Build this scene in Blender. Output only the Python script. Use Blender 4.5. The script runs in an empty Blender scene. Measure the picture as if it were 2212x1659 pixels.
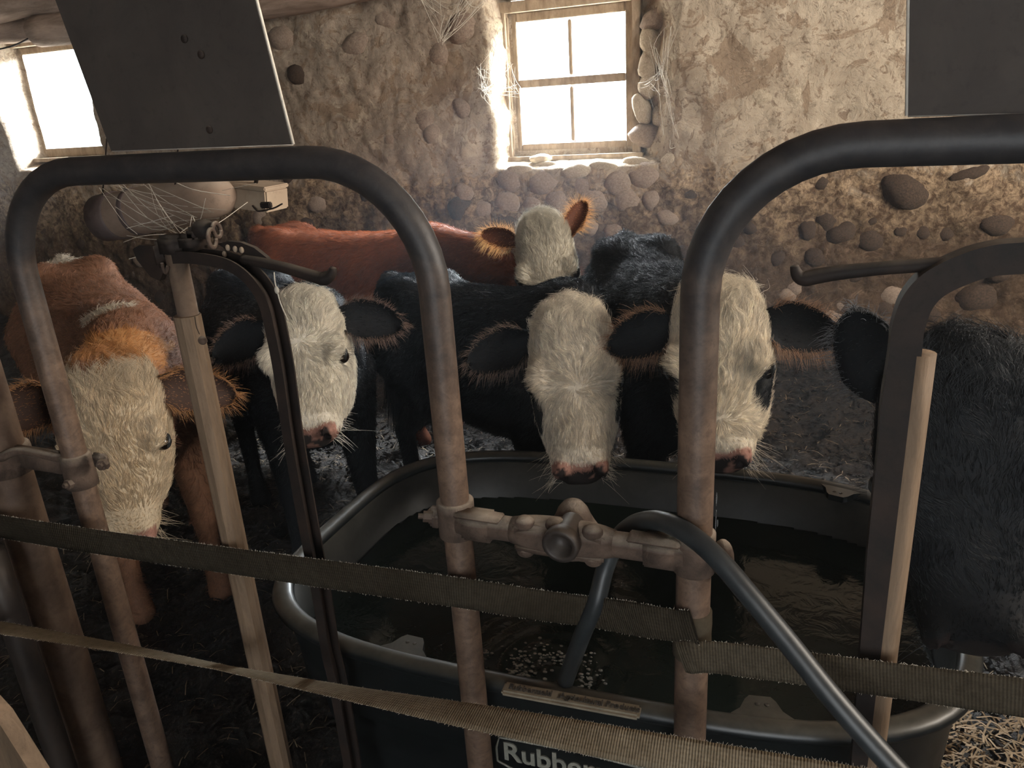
import bpy, bmesh, math, random
import numpy as np
from mathutils import Vector, Matrix

rng = np.random.default_rng(7)
random.seed(7)
C = bpy.context.scene.collection

# ------------------------------------------------------------------ camera
# Barn axes: X runs along the stall front, Y towards the stone wall, Z up (floor = 0, eye = H).
H = 1.63
CXP, CYP = 1106.0, 829.5
_d = np.array([294.0, 4571.0, 0.0]); _l = np.array([-4306.0, -329.0, 0.0])
F = math.sqrt(-(_d @ _l)); _d[2] = F; _l[2] = F
_d /= np.linalg.norm(_d); _l /= np.linalg.norm(_l)
_X = -_l; _Z = -_d; _Z -= _X * (_X @ _Z); _Z /= np.linalg.norm(_Z); _Y = np.cross(_Z, _X)
if _Y[2] < 0: _Y = -_Y
RM = np.array([_X, _Y, _Z])

def on_y(px, py, y):                     # point of the vertical plane Y = y
    r = RM @ np.array([(px - CXP) / F, (py - CYP) / F, 1.0]); p = r * (y / r[1]); p[2] += H
    return p
def on_z(px, py, z):                     # point of the horizontal plane Z = z
    r = RM @ np.array([(px - CXP) / F, (py - CYP) / F, 1.0]); p = r * ((z - H) / r[2]); p[2] += H
    return p

cam_d = bpy.data.cameras.new('camera'); cam = bpy.data.objects.new('camera', cam_d); C.objects.link(cam)
cam_d.sensor_width = 36; cam_d.lens = 36 * F / 2212; cam_d.clip_start = 0.02; cam_d.clip_end = 300
m = Matrix.Identity(4)
for i, ax in enumerate(([1, 0, 0], [0, -1, 0], [0, 0, -1])):
    v = RM @ np.array(ax, float)
    for j in range(3): m[j][i] = v[j]
m[2][3] = H
cam.matrix_world = m
bpy.context.scene.camera = cam

# ------------------------------------------------------------------ light and exposure
sc = bpy.context.scene
sc.view_settings.view_transform = 'Standard'; sc.view_settings.look = 'None'
sc.view_settings.gamma = 1; sc.view_settings.use_curve_mapping = False
sc.view_settings.exposure = 0.2
cy = sc.cycles
cy.max_bounces = 5; cy.diffuse_bounces = 3; cy.glossy_bounces = 2; cy.transmission_bounces = 3; cy.transparent_max_bounces = 6; cy.volume_bounces = 0
cy.use_adaptive_sampling = True; cy.adaptive_threshold = 0.035; cy.caustics_reflective = False; cy.caustics_refractive = False; cy.use_denoising = True; cy.time_limit = 1150
w = bpy.data.worlds.new('sky'); sc.world = w; w.use_nodes = True
bg = w.node_tree.nodes['Background']; bg.inputs[0].default_value = (0.90, 0.96, 1.0, 1); bg.inputs[1].default_value = 5.0

def area(name, loc, target, size, power, color):
    d = bpy.data.lights.new(name, 'AREA'); d.shape = 'RECTANGLE'; d.size, d.size_y = size; d.energy = power; d.color = color
    o = bpy.data.objects.new(name, d); C.objects.link(o); o.location = loc
    o.rotation_euler = (Vector(target) - Vector(loc)).to_track_quat('-Z', 'Y').to_euler()
    return o
# daylight of the two windows, of a window in the side wall and of the open door behind the camera
area('daylight_window_middle', (-0.5, 8.4, 4.1), (-1.5, 4.6, 1.8), (3.6, 1.8), 11000, (0.86, 0.94, 1.0))
area('daylight_window_side', (-4.6, 8.4, 4.2), (-5.7, 4.6, 1.8), (3.6, 1.8), 10000, (0.86, 0.94, 1.0))
area('daylight_side_opening', (3.25, 1.65, 2.2), (-1.2, 3.0, 1.1), (1.9, 1.0), 310, (1.0, 0.90, 0.77))
area('daylight_door_behind', (0.9, -2.9, 1.9), (-0.6, 2.0, 0.6), (1.5, 1.6), 6, (1.0, 0.93, 0.82))

# ------------------------------------------------------------------ node helpers
def new_mat(name):
    mt = bpy.data.materials.new(name); mt.use_nodes = True
    nt = mt.node_tree; b = nt.nodes['Principled BSDF']
    return mt, nt, b
def N(nt, kind, **kw):
    n = nt.nodes.new(kind)
    for k, v in kw.items():
        if k in n.inputs: n.inputs[k].default_value = v
        else: setattr(n, k, v)
    return n
def noise(nt, scale, detail=6, rough=0.6, dist=0.0, vec=None, w=None):
    n = nt.nodes.new('ShaderNodeTexNoise'); n.inputs['Scale'].default_value = scale
    n.inputs['Detail'].default_value = detail; n.inputs['Roughness'].default_value = rough; n.inputs['Distortion'].default_value = dist
    if vec is None:
        vec = coords(nt)
    nt.links.new(vec, n.inputs['Vector'])
    return n.outputs['Fac']
def coords(nt, scale=None, off=None):
    for n in nt.nodes:
        if n.type == 'TEX_COORD' and scale is None and off is None: return n.outputs['Object']
    t = nt.nodes.new('ShaderNodeTexCoord').outputs['Object']
    if scale is None and off is None: return t
    mp = nt.nodes.new('ShaderNodeMapping'); nt.links.new(t, mp.inputs[0])
    if scale is not None: mp.inputs['Scale'].default_value = scale
    if off is not None: mp.inputs['Location'].default_value = off
    return mp.outputs[0]
def ramp(nt, fac, stops, interp='LINEAR'):
    r = nt.nodes.new('ShaderNodeValToRGB'); r.color_ramp.interpolation = interp
    el = r.color_ramp.elements
    while len(el) > 1: el.remove(el[-1])
    for i, (p, c) in enumerate(stops):
        e = el[0] if i == 0 else el.new(p)
        e.position = p
        e.color = (c, c, c, 1) if isinstance(c, (int, float)) else (*c, 1)
    nt.links.new(fac, r.inputs[0]); return r.outputs[0]
def mixc(nt, fac, a, b, mode='MIX'):
    n = nt.nodes.new('ShaderNodeMix'); n.data_type = 'RGBA'; n.blend_type = mode
    for s, v in ((n.inputs[0], fac), (n.inputs[6], a), (n.inputs[7], b)):
        if hasattr(v, 'links') or hasattr(v, 'node'): nt.links.new(v, s)
        else: s.default_value = v if isinstance(v, (int, float)) else (*v, 1)
    return n.outputs[2]
def math_(nt, op, a, b=None, c=None):
    n = nt.nodes.new('ShaderNodeMath'); n.operation = op
    for s, v in zip(n.inputs, (a, b, c)):
        if v is None: continue
        if hasattr(v, 'node'): nt.links.new(v, s)
        else: s.default_value = v
    return n.outputs[0]
def maprange(nt, v, a, b, c=0.0, d=1.0):
    n = nt.nodes.new('ShaderNodeMapRange'); nt.links.new(v, n.inputs[0])
    for i, x in enumerate((a, b, c, d)): n.inputs[i + 1].default_value = x
    return n.outputs[0]
def sepxyz(nt, v):
    n = nt.nodes.new('ShaderNodeSeparateXYZ'); nt.links.new(v, n.inputs[0]); return n.outputs
def bump(nt, h, strength=0.4, dist=0.01, prev=None):
    n = nt.nodes.new('ShaderNodeBump'); n.inputs['Strength'].default_value = strength; n.inputs['Distance'].default_value = dist
    nt.links.new(h, n.inputs['Height'])
    if prev is not None: nt.links.new(prev, n.inputs['Normal'])
    return n.outputs[0]
def set_(nt, b, col=None, rough=None, metal=None, normal=None):
    for key, v in (('Base Color', col), ('Roughness', rough), ('Metallic', metal), ('Normal', normal)):
        if v is None: continue
        if hasattr(v, 'node'): nt.links.new(v, b.inputs[key])
        else: b.inputs[key].default_value = v if isinstance(v, (int, float)) else (*v, 1)

M = {}
# old whitewashed plaster over field stone: patchy limewash, bare earth mortar low down, cracks
def plaster():
    mt, nt, b = new_mat('plaster')
    co = coords(nt); x, y, z = sepxyz(nt, co)
    big = noise(nt, 0.9, 4, 0.55, 0.6)
    mid = noise(nt, 4.2, 8, 0.68, 1.4)
    fine = noise(nt, 26, 8, 0.72, 0.6)
    grit = noise(nt, 110, 4, 0.7)
    lime = mixc(nt, ramp(nt, mid, [(0.30, 0), (0.72, 1)]), (0.34, 0.275, 0.205), (0.52, 0.445, 0.345))
    grey = mixc(nt, ramp(nt, fine, [(0.30, 0), (0.70, 1)]), (0.26, 0.21, 0.165), (0.44, 0.365, 0.285))
    earth = mixc(nt, ramp(nt, fine, [(0.42, 0), (0.60, 1)]), (0.10, 0.062, 0.038), (0.42, 0.31, 0.20))
    # side near the camera keeps more limewash
    sx = maprange(nt, x, -3.6, -0.6, 0.0, 1.0)
    t1 = math_(nt, 'ADD', math_(nt, 'MULTIPLY', sx, 0.22), math_(nt, 'ADD', math_(nt, 'MULTIPLY', mid, 0.62), math_(nt, 'MULTIPLY', big, 0.36)))
    c = mixc(nt, ramp(nt, t1, [(0.585, 0), (0.615, 1)]), grey, lime)
    pt = noise(nt, 3.1, 9, 0.70, 1.8, coords(nt, off=(2, 5, 8)))
    c = mixc(nt, ramp(nt, pt, [(0.545, 0), (0.56, 0.85)]), c, mixc(nt, fine, (0.20, 0.145, 0.10), (0.36, 0.27, 0.19)))
    # bare mortar below about shoulder height
    hz = maprange(nt, z, 1.50, 0.70, 0.0, 1.0)
    t2 = math_(nt, 'ADD', math_(nt, 'MULTIPLY', hz, 0.50), math_(nt, 'ADD', math_(nt, 'MULTIPLY', mid, 0.55), math_(nt, 'MULTIPLY', fine, 0.22)))
    c = mixc(nt, ramp(nt, t2, [(0.53, 0), (0.60, 1)]), c, earth)
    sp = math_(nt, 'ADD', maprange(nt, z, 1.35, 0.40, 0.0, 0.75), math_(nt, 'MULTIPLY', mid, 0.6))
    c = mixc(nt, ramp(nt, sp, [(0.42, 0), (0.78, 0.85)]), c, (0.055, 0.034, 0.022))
    # scuffed blotches
    bl = noise(nt, 11, 7, 0.7, 2.2, coords(nt, off=(7, 3, 1)))
    c = mixc(nt, ramp(nt, bl, [(0.56, 0), (0.63, 0.75)]), c, (0.17, 0.115, 0.078))
    cr = noise(nt, 5, 9, 0.65, 1.0, coords(nt, off=(1, 9, 4)))
    crack = ramp(nt, math_(nt, 'ABSOLUTE', math_(nt, 'SUBTRACT', cr, 0.5)), [(0.0, 1), (0.008, 0)])
    c = mixc(nt, math_(nt, 'MULTIPLY', crack, 0.55), c, (0.10, 0.07, 0.05))
    c = mixc(nt, ramp(nt, grit, [(0.62, 0), (0.72, 0.6)]), c, (0.14, 0.10, 0.07))
    hgt = math_(nt, 'ADD', math_(nt, 'MULTIPLY', mid, 1.0), math_(nt, 'ADD', math_(nt, 'MULTIPLY', fine, 0.5), math_(nt, 'MULTIPLY', bl, -0.6)))
    n1 = bump(nt, hgt, 0.65, 0.022)
    n2 = bump(nt, math_(nt, 'SUBTRACT', math_(nt, 'MULTIPLY', grit, 0.35), crack), 0.5, 0.008, n1)
    set_(nt, b, c, 0.93, 0, n2); b.inputs['Specular IOR Level'].default_value = 0.15
    return mt
M['plaster'] = plaster()

def simple(name, c1, c2, scale=12, rough=0.7, metal=0.0, bs=0.3, bd=0.004, spec=0.5, stretch=None, detail=7, lo=0.35, hi=0.68, dust=None, dustamt=0.7):
    mt, nt, b = new_mat(name)
    vec = coords(nt, scale=stretch) if stretch else coords(nt)
    n = noise(nt, scale, detail, 0.65, 0.5, vec)
    f = noise(nt, scale * 7, 5, 0.7, 0, vec)
    c = mixc(nt, ramp(nt, n, [(lo, 0), (hi, 1)]), c1, c2)
    c = mixc(nt, ramp(nt, f, [(0.55, 0), (0.75, 0.45)]), c, tuple(x * 0.45 for x in c1))
    if dust:                                       # dust settled on what faces up
        g = nt.nodes.new('ShaderNodeNewGeometry'); _, _, nz = sepxyz(nt, g.outputs['Normal'])
        a = math_(nt, 'MULTIPLY', maprange(nt, nz, 0.35, 0.95), math_(nt, 'MULTIPLY', ramp(nt, n, [(0.25, 0.35), (0.6, 1)]), dustamt))
        c = mixc(nt, a, c, dust)
    set_(nt, b, c, rough, metal, bump(nt, math_(nt, 'ADD', n, math_(nt, 'MULTIPLY', f, 0.5)), bs, bd))
    b.inputs['Specular IOR Level'].default_value = spec
    return mt
DUST = (0.42, 0.36, 0.29)
M['pipe'] = simple('rusty_pipe_steel', (0.095, 0.060, 0.042), (0.20, 0.135, 0.095), 14, 0.58, 0.25, 0.25, 0.002, 0.4, dust=DUST, dustamt=0.25)
M['pipe_dark'] = simple('dark_pipe_steel', (0.030, 0.024, 0.022), (0.055, 0.042, 0.034), 11, 0.5, 0.3, 0.2, 0.002, 0.4, dust=DUST, dustamt=0.15)
def loop_pipe():
    mt, nt, b = new_mat('rusty_backlit_pipe')
    x, y, z = sepxyz(nt, coords(nt)); n = noise(nt, 9, 7, 0.65, 0.6); f = noise(nt, 90, 5, 0.7); g_ = noise(nt, 30, 6, 0.7, 0.5)
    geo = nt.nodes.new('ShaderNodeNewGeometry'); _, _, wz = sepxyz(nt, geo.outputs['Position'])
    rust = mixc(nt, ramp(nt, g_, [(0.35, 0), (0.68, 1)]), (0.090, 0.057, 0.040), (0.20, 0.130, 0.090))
    backlit_tone = mixc(nt, ramp(nt, g_, [(0.35, 0), (0.70, 1)]), (0.020, 0.019, 0.021), (0.046, 0.040, 0.038))
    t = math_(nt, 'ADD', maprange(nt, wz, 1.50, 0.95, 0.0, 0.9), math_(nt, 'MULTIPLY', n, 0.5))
    c = mixc(nt, ramp(nt, t, [(0.35, 0), (0.75, 1)]), backlit_tone, rust)  # dark backlit look of the arches put into the colour, rust lower down
    c = mixc(nt, ramp(nt, f, [(0.52, 0), (0.72, 0.5)]), c, (0.025, 0.018, 0.015))
    set_(nt, b, c, 0.52, 0.1, bump(nt, math_(nt, 'ADD', g_, math_(nt, 'MULTIPLY', f, 0.6)), 0.3, 0.0015)); b.inputs['Specular IOR Level'].default_value = 0.45
    return mt
M['looppipe'] = loop_pipe()
M['cast'] = simple('cast_iron_fitting', (0.060, 0.040, 0.031), (0.135, 0.092, 0.068), 24, 0.85, 0.0, 0.9, 0.004, 0.3, dust=DUST, dustamt=0.85)
M['iron'] = simple('dark_stanchion_iron', (0.013, 0.010, 0.009), (0.032, 0.020, 0.015), 16, 0.68, 0.0, 0.3, 0.002, 0.25, dust=DUST, dustamt=0.25)
M['wood'] = simple('worn_wood_liner', (0.13, 0.088, 0.056), (0.25, 0.172, 0.112), 6, 0.7, 0, 0.4, 0.003, 0.3, stretch=(6, 6, 0.8))
M['oldwood'] = simple('old_window_wood', (0.22, 0.165, 0.115), (0.42, 0.335, 0.245), 7, 0.85, 0, 0.5, 0.004, 0.2, stretch=(3, 3, 1))
M['beam'] = simple('limewashed_beam_wood', (0.22, 0.16, 0.12), (0.45, 0.34, 0.27), 5, 0.9, 0, 0.6, 0.01, 0.2, stretch=(0.6, 3, 3))
M['board'] = simple('dusty_board', (0.046, 0.037, 0.032), (0.068, 0.055, 0.046), 9, 0.75, 0, 0.15, 0.002, 0.3)
M['boardedge'] = simple('pale_board_edge', (0.5, 0.45, 0.38), (0.65, 0.6, 0.52), 30, 0.8)
M['stone'] = simple('field_stone', (0.22, 0.165, 0.13), (0.38, 0.30, 0.235), 9, 0.9, 0, 0.6, 0.008, 0.2)
M['stone_dark'] = simple('dark_field_stone', (0.040, 0.028, 0.022), (0.10, 0.068, 0.048), 12, 0.9, 0, 0.6, 0.008, 0.2)
M['stone_white'] = simple('limewashed_stone', (0.36, 0.29, 0.21), (0.60, 0.52, 0.40), 9, 0.9, 0, 0.7, 0.008, 0.2)
M['rubber'] = simple('black_tank_plastic', (0.005, 0.0065, 0.007), (0.011, 0.013, 0.014), 18, 0.38, 0, 0.12, 0.001, 0.5, dust=(0.20, 0.18, 0.14), dustamt=0.30)
M['hose'] = simple('black_hose', (0.018, 0.021, 0.023), (0.032, 0.036, 0.038), 30, 0.42, 0, 0.1, 0.001, 0.5)
M['canister'] = simple('dusty_canister', (0.17, 0.115, 0.085), (0.25, 0.18, 0.135), 10, 0.8, 0, 0.2, 0.003, 0.3, dust=DUST)
M['canister_dark'] = simple('dark_canister_cap', (0.05, 0.035, 0.034), (0.085, 0.06, 0.055), 10, 0.7, 0, 0.3, 0.004)
M['card'] = simple('dusty_box_card', (0.30, 0.22, 0.155), (0.42, 0.33, 0.24), 8, 0.85, 0, 0.2, 0.002)
M['web'] = simple('cobweb_silk', (0.40, 0.36, 0.30), (0.60, 0.55, 0.46), 30, 0.9)
M['letters'] = simple('pale_moulded_letters', (0.20, 0.20, 0.17), (0.30, 0.29, 0.24), 60, 0.7)
M['rimplate'] = simple('tan_rim_plate', (0.17, 0.14, 0.10), (0.28, 0.235, 0.17), 25, 0.6)
M['lettersdark'] = simple('dark_moulded_letters', (0.04, 0.032, 0.025), (0.06, 0.05, 0.04), 60, 0.7)
M['straw'] = simple('dry_straw', (0.13, 0.095, 0.055), (0.27, 0.20, 0.125), 3, 0.75)
M['straw_gold'] = simple('golden_straw', (0.22, 0.135, 0.065), (0.38, 0.25, 0.13), 3, 0.75)
M['leaf'] = simple('tree_leaf', (0.10, 0.22, 0.05), (0.20, 0.36, 0.09), 3, 0.7)
M['redpaint'] = simple('red_barn_paint', (0.42, 0.05, 0.04), (0.55, 0.09, 0.07), 3, 0.8)
M['yard'] = simple('yard_gravel', (0.55, 0.52, 0.45), (0.7, 0.66, 0.58), 2, 0.9)

def webbing(name, k):                                       # flat woven hose: ribs across, warp threads along
    mt, nt, b = new_mat(name)
    n = nt.nodes.new('ShaderNodeUVMap'); u, v, _ = sepxyz(nt, n.outputs[0])
    ribs = math_(nt, 'SINE', math_(nt, 'MULTIPLY', u, 2 * math.pi / 0.0042))
    warp = math_(nt, 'SINE', math_(nt, 'MULTIPLY', v, 2 * math.pi / 0.006))
    f = noise(nt, 70, 5, 0.7); g = noise(nt, 5, 4, 0.6)
    c = mixc(nt, ramp(nt, g, [(0.38, 0), (0.62, 1)]), tuple(x * k for x in (0.21, 0.165, 0.11)), tuple(x * k for x in (0.30, 0.245, 0.17)))
    c = mixc(nt, ramp(nt, f, [(0.4, 0), (0.75, 0.6)]), c, tuple(x * k for x in (0.10, 0.075, 0.045)))
    c = mixc(nt, ramp(nt, ribs, [(-1.0, 0.4), (0.3, 0)]), c, tuple(x * k for x in (0.08, 0.06, 0.04)))
    hgt = math_(nt, 'ADD', math_(nt, 'MULTIPLY', ribs, 0.5), math_(nt, 'ADD', math_(nt, 'MULTIPLY', warp, 0.3), f))
    set_(nt, b, c, 0.95, 0, bump(nt, hgt, 0.6, 0.0015)); b.inputs['Specular IOR Level'].default_value = 0.1
    return mt
M['webbing'] = webbing('woven_webbing', 1.0); M['webbing_dark'] = webbing('soiled_shaded_webbing', 0.20); M['webbing_brown'] = webbing('brown_woven_webbing', 0.34)  # dark copy: upper strap's unlit front and grime put into the colour

def bedding():
    mt, nt, b = new_mat('trodden_bedding')
    n = noise(nt, 7, 8, 0.7, 0.6); f = noise(nt, 45, 7, 0.75, 0.8); g = noise(nt, 170, 4, 0.7)
    c = mixc(nt, ramp(nt, n, [(0.38, 0), (0.62, 1)]), (0.007, 0.005, 0.0035), (0.034, 0.022, 0.014))
    c = mixc(nt, ramp(nt, f, [(0.55, 0), (0.70, 0.8)]), c, (0.13, 0.088, 0.055))
    r = ramp(nt, n, [(0.35, 0.5), (0.6, 0.85)])
    h1 = math_(nt, 'ADD', f, math_(nt, 'MULTIPLY', g, 0.4))
    set_(nt, b, c, r, 0, bump(nt, h1, 1.0, 0.02)); return mt
M['bedding'] = bedding()

def glass():
    mt, nt, b = new_mat('dusty_window_glass')
    t = nt.nodes.new('ShaderNodeBsdfTransparent'); g = nt.nodes.new('ShaderNodeBsdfGlossy'); g.inputs['Roughness'].default_value = 0.08
    d = nt.nodes.new('ShaderNodeBsdfTranslucent'); d.inputs[0].default_value = (0.9, 0.9, 0.85, 1)
    a = nt.nodes.new('ShaderNodeMixShader'); a.inputs[0].default_value = 0.05
    nt.links.new(t.outputs[0], a.inputs[1]); nt.links.new(g.outputs[0], a.inputs[2])
    e = nt.nodes.new('ShaderNodeMixShader'); e.inputs[0].default_value = 0.08
    nt.links.new(a.outputs[0], e.inputs[1]); nt.links.new(d.outputs[0], e.inputs[2])
    nt.links.new(e.outputs[0], nt.nodes['Material Output'].inputs[0]); return mt
M['glass'] = glass()

def water():
    mt, nt, b = new_mat('dark_tank_water')
    n = noise(nt, 16, 4, 0.5, 1.2)
    set_(nt, b, (0.010, 0.014, 0.012), 0.06, 0, bump(nt, n, 0.25, 0.006)); b.inputs['IOR'].default_value = 1.33
    return mt
M['water'] = water()
def bubble():
    mt, nt, b = new_mat('water_bubble'); set_(nt, b, (0.55, 0.6, 0.6), 0.05, 0.0); b.inputs['Alpha'].default_value = 0.35
    b.inputs['Specular IOR Level'].default_value = 1.0
    return mt
M['bubble'] = bubble()

def hide(name, attr, rough=0.75, sheen=0.3):         # skin under the coat: colour pattern of the animal
    mt, nt, b = new_mat(name)
    a = nt.nodes.new('ShaderNodeAttribute'); a.attribute_name = attr
    f = noise(nt, 120, 4, 0.7)
    c = mixc(nt, ramp(nt, f, [(0.35, 0.0), (0.7, 0.35)]), a.outputs['Color'], (0.02, 0.015, 0.012))
    set_(nt, b, c, rough, 0, bump(nt, f, 0.3, 0.002)); b.inputs['Specular IOR Level'].default_value = 0.3
    return mt
M['hide'] = hide('cattle_hide', 'col')
def furmat():
    mt, nt, b = new_mat('cattle_fur')
    a = nt.nodes.new('ShaderNodeAttribute'); a.attribute_name = 'hcol'
    d = nt.nodes.new('ShaderNodeBsdfDiffuse'); t = nt.nodes.new('ShaderNodeBsdfTranslucent'); g = nt.nodes.new('ShaderNodeBsdfGlossy')
    g.inputs['Roughness'].default_value = 0.42
    nt.links.new(a.outputs['Color'], d.inputs[0]); nt.links.new(a.outputs['Color'], t.inputs[0])
    s1 = nt.nodes.new('ShaderNodeMixShader'); s1.inputs[0].default_value = 0.38
    nt.links.new(d.outputs[0], s1.inputs[1]); nt.links.new(t.outputs[0], s1.inputs[2])
    s2 = nt.nodes.new('ShaderNodeMixShader'); s2.inputs[0].default_value = 0.05
    nt.links.new(s1.outputs[0], s2.inputs[1]); nt.links.new(g.outputs[0], s2.inputs[2])
    nt.links.new(s2.outputs[0], nt.nodes['Material Output'].inputs[0]); return mt
M['fur'] = furmat()
def eyem():
    mt, nt, b = new_mat('dark_eye'); set_(nt, b, (0.008, 0.005, 0.004), 0.04); b.inputs['Coat Weight'].default_value = 1.0; return mt
M['eye'] = eyem()

# ------------------------------------------------------------------ object helpers
def link(o, parent=None):
    C.objects.link(o)
    if parent is not None: o.parent = parent
    return o
def tag(o, label=None, cat=None, group=None, kind=None):
    if label: o['label'] = label
    if cat: o['category'] = cat
    if group: o['group'] = group
    if kind: o['kind'] = kind
    return o
def thing(name, label, cat, loc=(0, 0, 0), group=None, kind=None):
    o = bpy.data.objects.new(name, None); C.objects.link(o); o.location = loc; o.empty_display_size = 0.05
    return tag(o, label, cat, group, kind)
def mesh_obj(name, V, Fc, mat, parent=None, smooth=True, org=None):
    V = np.asarray(V, float)
    if org is None and parent is not None: org = np.array(parent.location) if parent.parent is None else np.array(parent.location) + np.array(parent.parent.location)
    if org is not None: V = V - np.asarray(org)
    me = bpy.data.meshes.new(name)
    if isinstance(Fc, np.ndarray):
        k = Fc.shape[1]; me.vertices.add(len(V)); me.vertices.foreach_set('co', V.astype(np.float32).ravel())
        me.loops.add(Fc.size); me.loops.foreach_set('vertex_index', Fc.astype(np.int32).ravel())
        me.polygons.add(len(Fc)); me.polygons.foreach_set('loop_start', np.arange(0, Fc.size, k, dtype=np.int32))
        me.update(calc_edges=True); me.validate()
    else:
        me.from_pydata([tuple(v) for v in V], [], Fc)
    if smooth: me.polygons.foreach_set('use_smooth', [True] * len(me.polygons))
    me.materials.append(M[mat] if isinstance(mat, str) else mat)
    o = bpy.data.objects.new(name, me)
    return link(o, parent)

def catmull(P, n=8):
    P = [np.asarray(p, float) for p in P]
    Q = [2 * P[0] - P[1]] + P + [2 * P[-1] - P[-2]]
    out = []
    for i in range(1, len(Q) - 2):
        for k in range(n):
            t = k / n; a, b, c, d = Q[i - 1:i + 3]
            out.append(0.5 * (2 * b + (c - a) * t + (2 * a - 5 * b + 4 * c - d) * t * t + (3 * b - a - 3 * c + d) * t ** 3))
    out.append(P[-1]); return np.array(out)
def tube_geo(path, r, sides=16, up=(0, 1, 0), cap=True, flat=1.0):
    path = np.asarray(path, float); n = len(path)
    r = np.full(n, r, float) if np.isscalar(r) else np.interp(np.linspace(0, 1, n), np.linspace(0, 1, len(r)), r)
    T = np.gradient(path, axis=0); T /= np.linalg.norm(T, axis=1)[:, None] + 1e-12
    V = []; u = np.asarray(up, float)
    a = np.linspace(0, 2 * math.pi, sides, endpoint=False)
    for i in range(n):
        s = np.cross(T[i], u)
        if np.linalg.norm(s) < 1e-4: s = np.cross(T[i], (1, 0, 0.1))
        s /= np.linalg.norm(s); u = np.cross(s, T[i]); u /= np.linalg.norm(u)
        V.append(path[i] + r[i] * (np.cos(a)[:, None] * s + np.sin(a)[:, None] * u * flat))
    V = np.concatenate(V); Fc = []
    for i in range(n - 1):
        for k in range(sides):
            k2 = (k + 1) % sides
            Fc.append((i * sides + k, i * sides + k2, (i + 1) * sides + k2, (i + 1) * sides + k))
    if cap:
        Fc.append(tuple(range(sides))[::-1]); Fc.append(tuple((n - 1) * sides + k for k in range(sides)))
    return V, Fc
def join(geos):
    V = []; Fc = []; o = 0
    for v, f in geos:
        V.append(np.asarray(v, float)); Fc += [tuple(int(i) + o for i in q) for q in f]; o += len(v)
    return np.concatenate(V), Fc
def box_geo(c, s, rot=None, bev=0.0):
    bm = bmesh.new(); bmesh.ops.create_cube(bm, size=1.0)
    for v in bm.verts: v.co = Vector((v.co.x * s[0], v.co.y * s[1], v.co.z * s[2]))
    if bev > 0: bmesh.ops.bevel(bm, geom=list(bm.edges), offset=bev, segments=2, affect='EDGES')
    V = np.array([v.co[:] for v in bm.verts]); Fc = [[v.index for v in f.verts] for f in bm.faces]; bm.free()
    if rot is not None: V = V @ np.array(rot).T
    return V + np.asarray(c), Fc
def lathe_geo(prof, axis_o, axis_d, sides=24):
    d = np.asarray(axis_d, float); d /= np.linalg.norm(d)
    s = np.cross(d, (0, 0, 1.0)); s = np.cross(d, (1.0, 0, 0)) if np.linalg.norm(s) < 0.1 else s
    s /= np.linalg.norm(s); u = np.cross(d, s); a = np.linspace(0, 2 * math.pi, sides, endpoint=False)
    V = []; Fc = []
    for (t, r) in prof: V.append(np.asarray(axis_o) + d * t + r * (np.cos(a)[:, None] * s + np.sin(a)[:, None] * u))
    n = len(prof)
    for i in range(n - 1):
        for k in range(sides):
            k2 = (k + 1) % sides; Fc.append((i * sides + k, (i + 1) * sides + k, (i + 1) * sides + k2, i * sides + k2))
    Fc.append(tuple(range(sides))); Fc.append(tuple((n - 1) * sides + k for k in range(sides))[::-1])
    return np.concatenate(V), Fc
def ball_geo(c, r, seg=16, ring=10, rot=None):
    r = np.array([r] * 3) if np.isscalar(r) else np.array(r)
    bm = bmesh.new(); bmesh.ops.create_uvsphere(bm, u_segments=seg, v_segments=ring, radius=1.0)
    V = np.array([v.co[:] for v in bm.verts]) * r; Fc = [[v.index for v in f.verts] for f in bm.faces]; bm.free()
    if rot is not None: V = V @ np.array(rot).T
    return V + np.asarray(c), Fc
def frame3(u, w):                                     # rows u, v, w orthonormal
    u = np.asarray(u, float); u /= np.linalg.norm(u); w = np.asarray(w, float); w = w - u * (w @ u); w /= np.linalg.norm(w)
    return u, np.cross(w, u), w

# noise on arrays
def _hash(ix, iy, iz, s):
    h = (ix.astype(np.uint32) * np.uint32(374761393) + iy.astype(np.uint32) * np.uint32(668265263) + iz.astype(np.uint32) * np.uint32(2147483647) + np.uint32(s * 97 + 13))
    h = (h ^ (h >> np.uint32(13))) * np.uint32(1274126177); h = h ^ (h >> np.uint32(16))
    return (h & np.uint32(0xFFFF)).astype(np.float32) / 65535.0
def vnoise(P, s=0):
    P = np.asarray(P, np.float32); i = np.floor(P).astype(np.int64); f = P - i; f = f * f * (3 - 2 * f); r = 0
    for dx in (0, 1):
        for dy in (0, 1):
            for dz in (0, 1):
                wt = (f[..., 0] if dx else 1 - f[..., 0]) * (f[..., 1] if dy else 1 - f[..., 1]) * (f[..., 2] if dz else 1 - f[..., 2])
                r = r + wt * _hash(i[..., 0] + dx, i[..., 1] + dy, i[..., 2] + dz, s)
    return r
def fbm(P, oct=4, s=0):
    a = 0.5; r = 0; q = np.asarray(P, np.float32)
    for k in range(oct): r = r + a * vnoise(q, s + k); q = q * 2.03 + 5.7; a *= 0.5
    return r / (1 - 0.5 ** oct)
def sstep(a, b, x): t = np.clip((x - a) / (b - a), 0, 1); return t * t * (3 - 2 * t)

# ================================================================== BARN SHELL
W = 4.60; REC = 0.25
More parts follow.
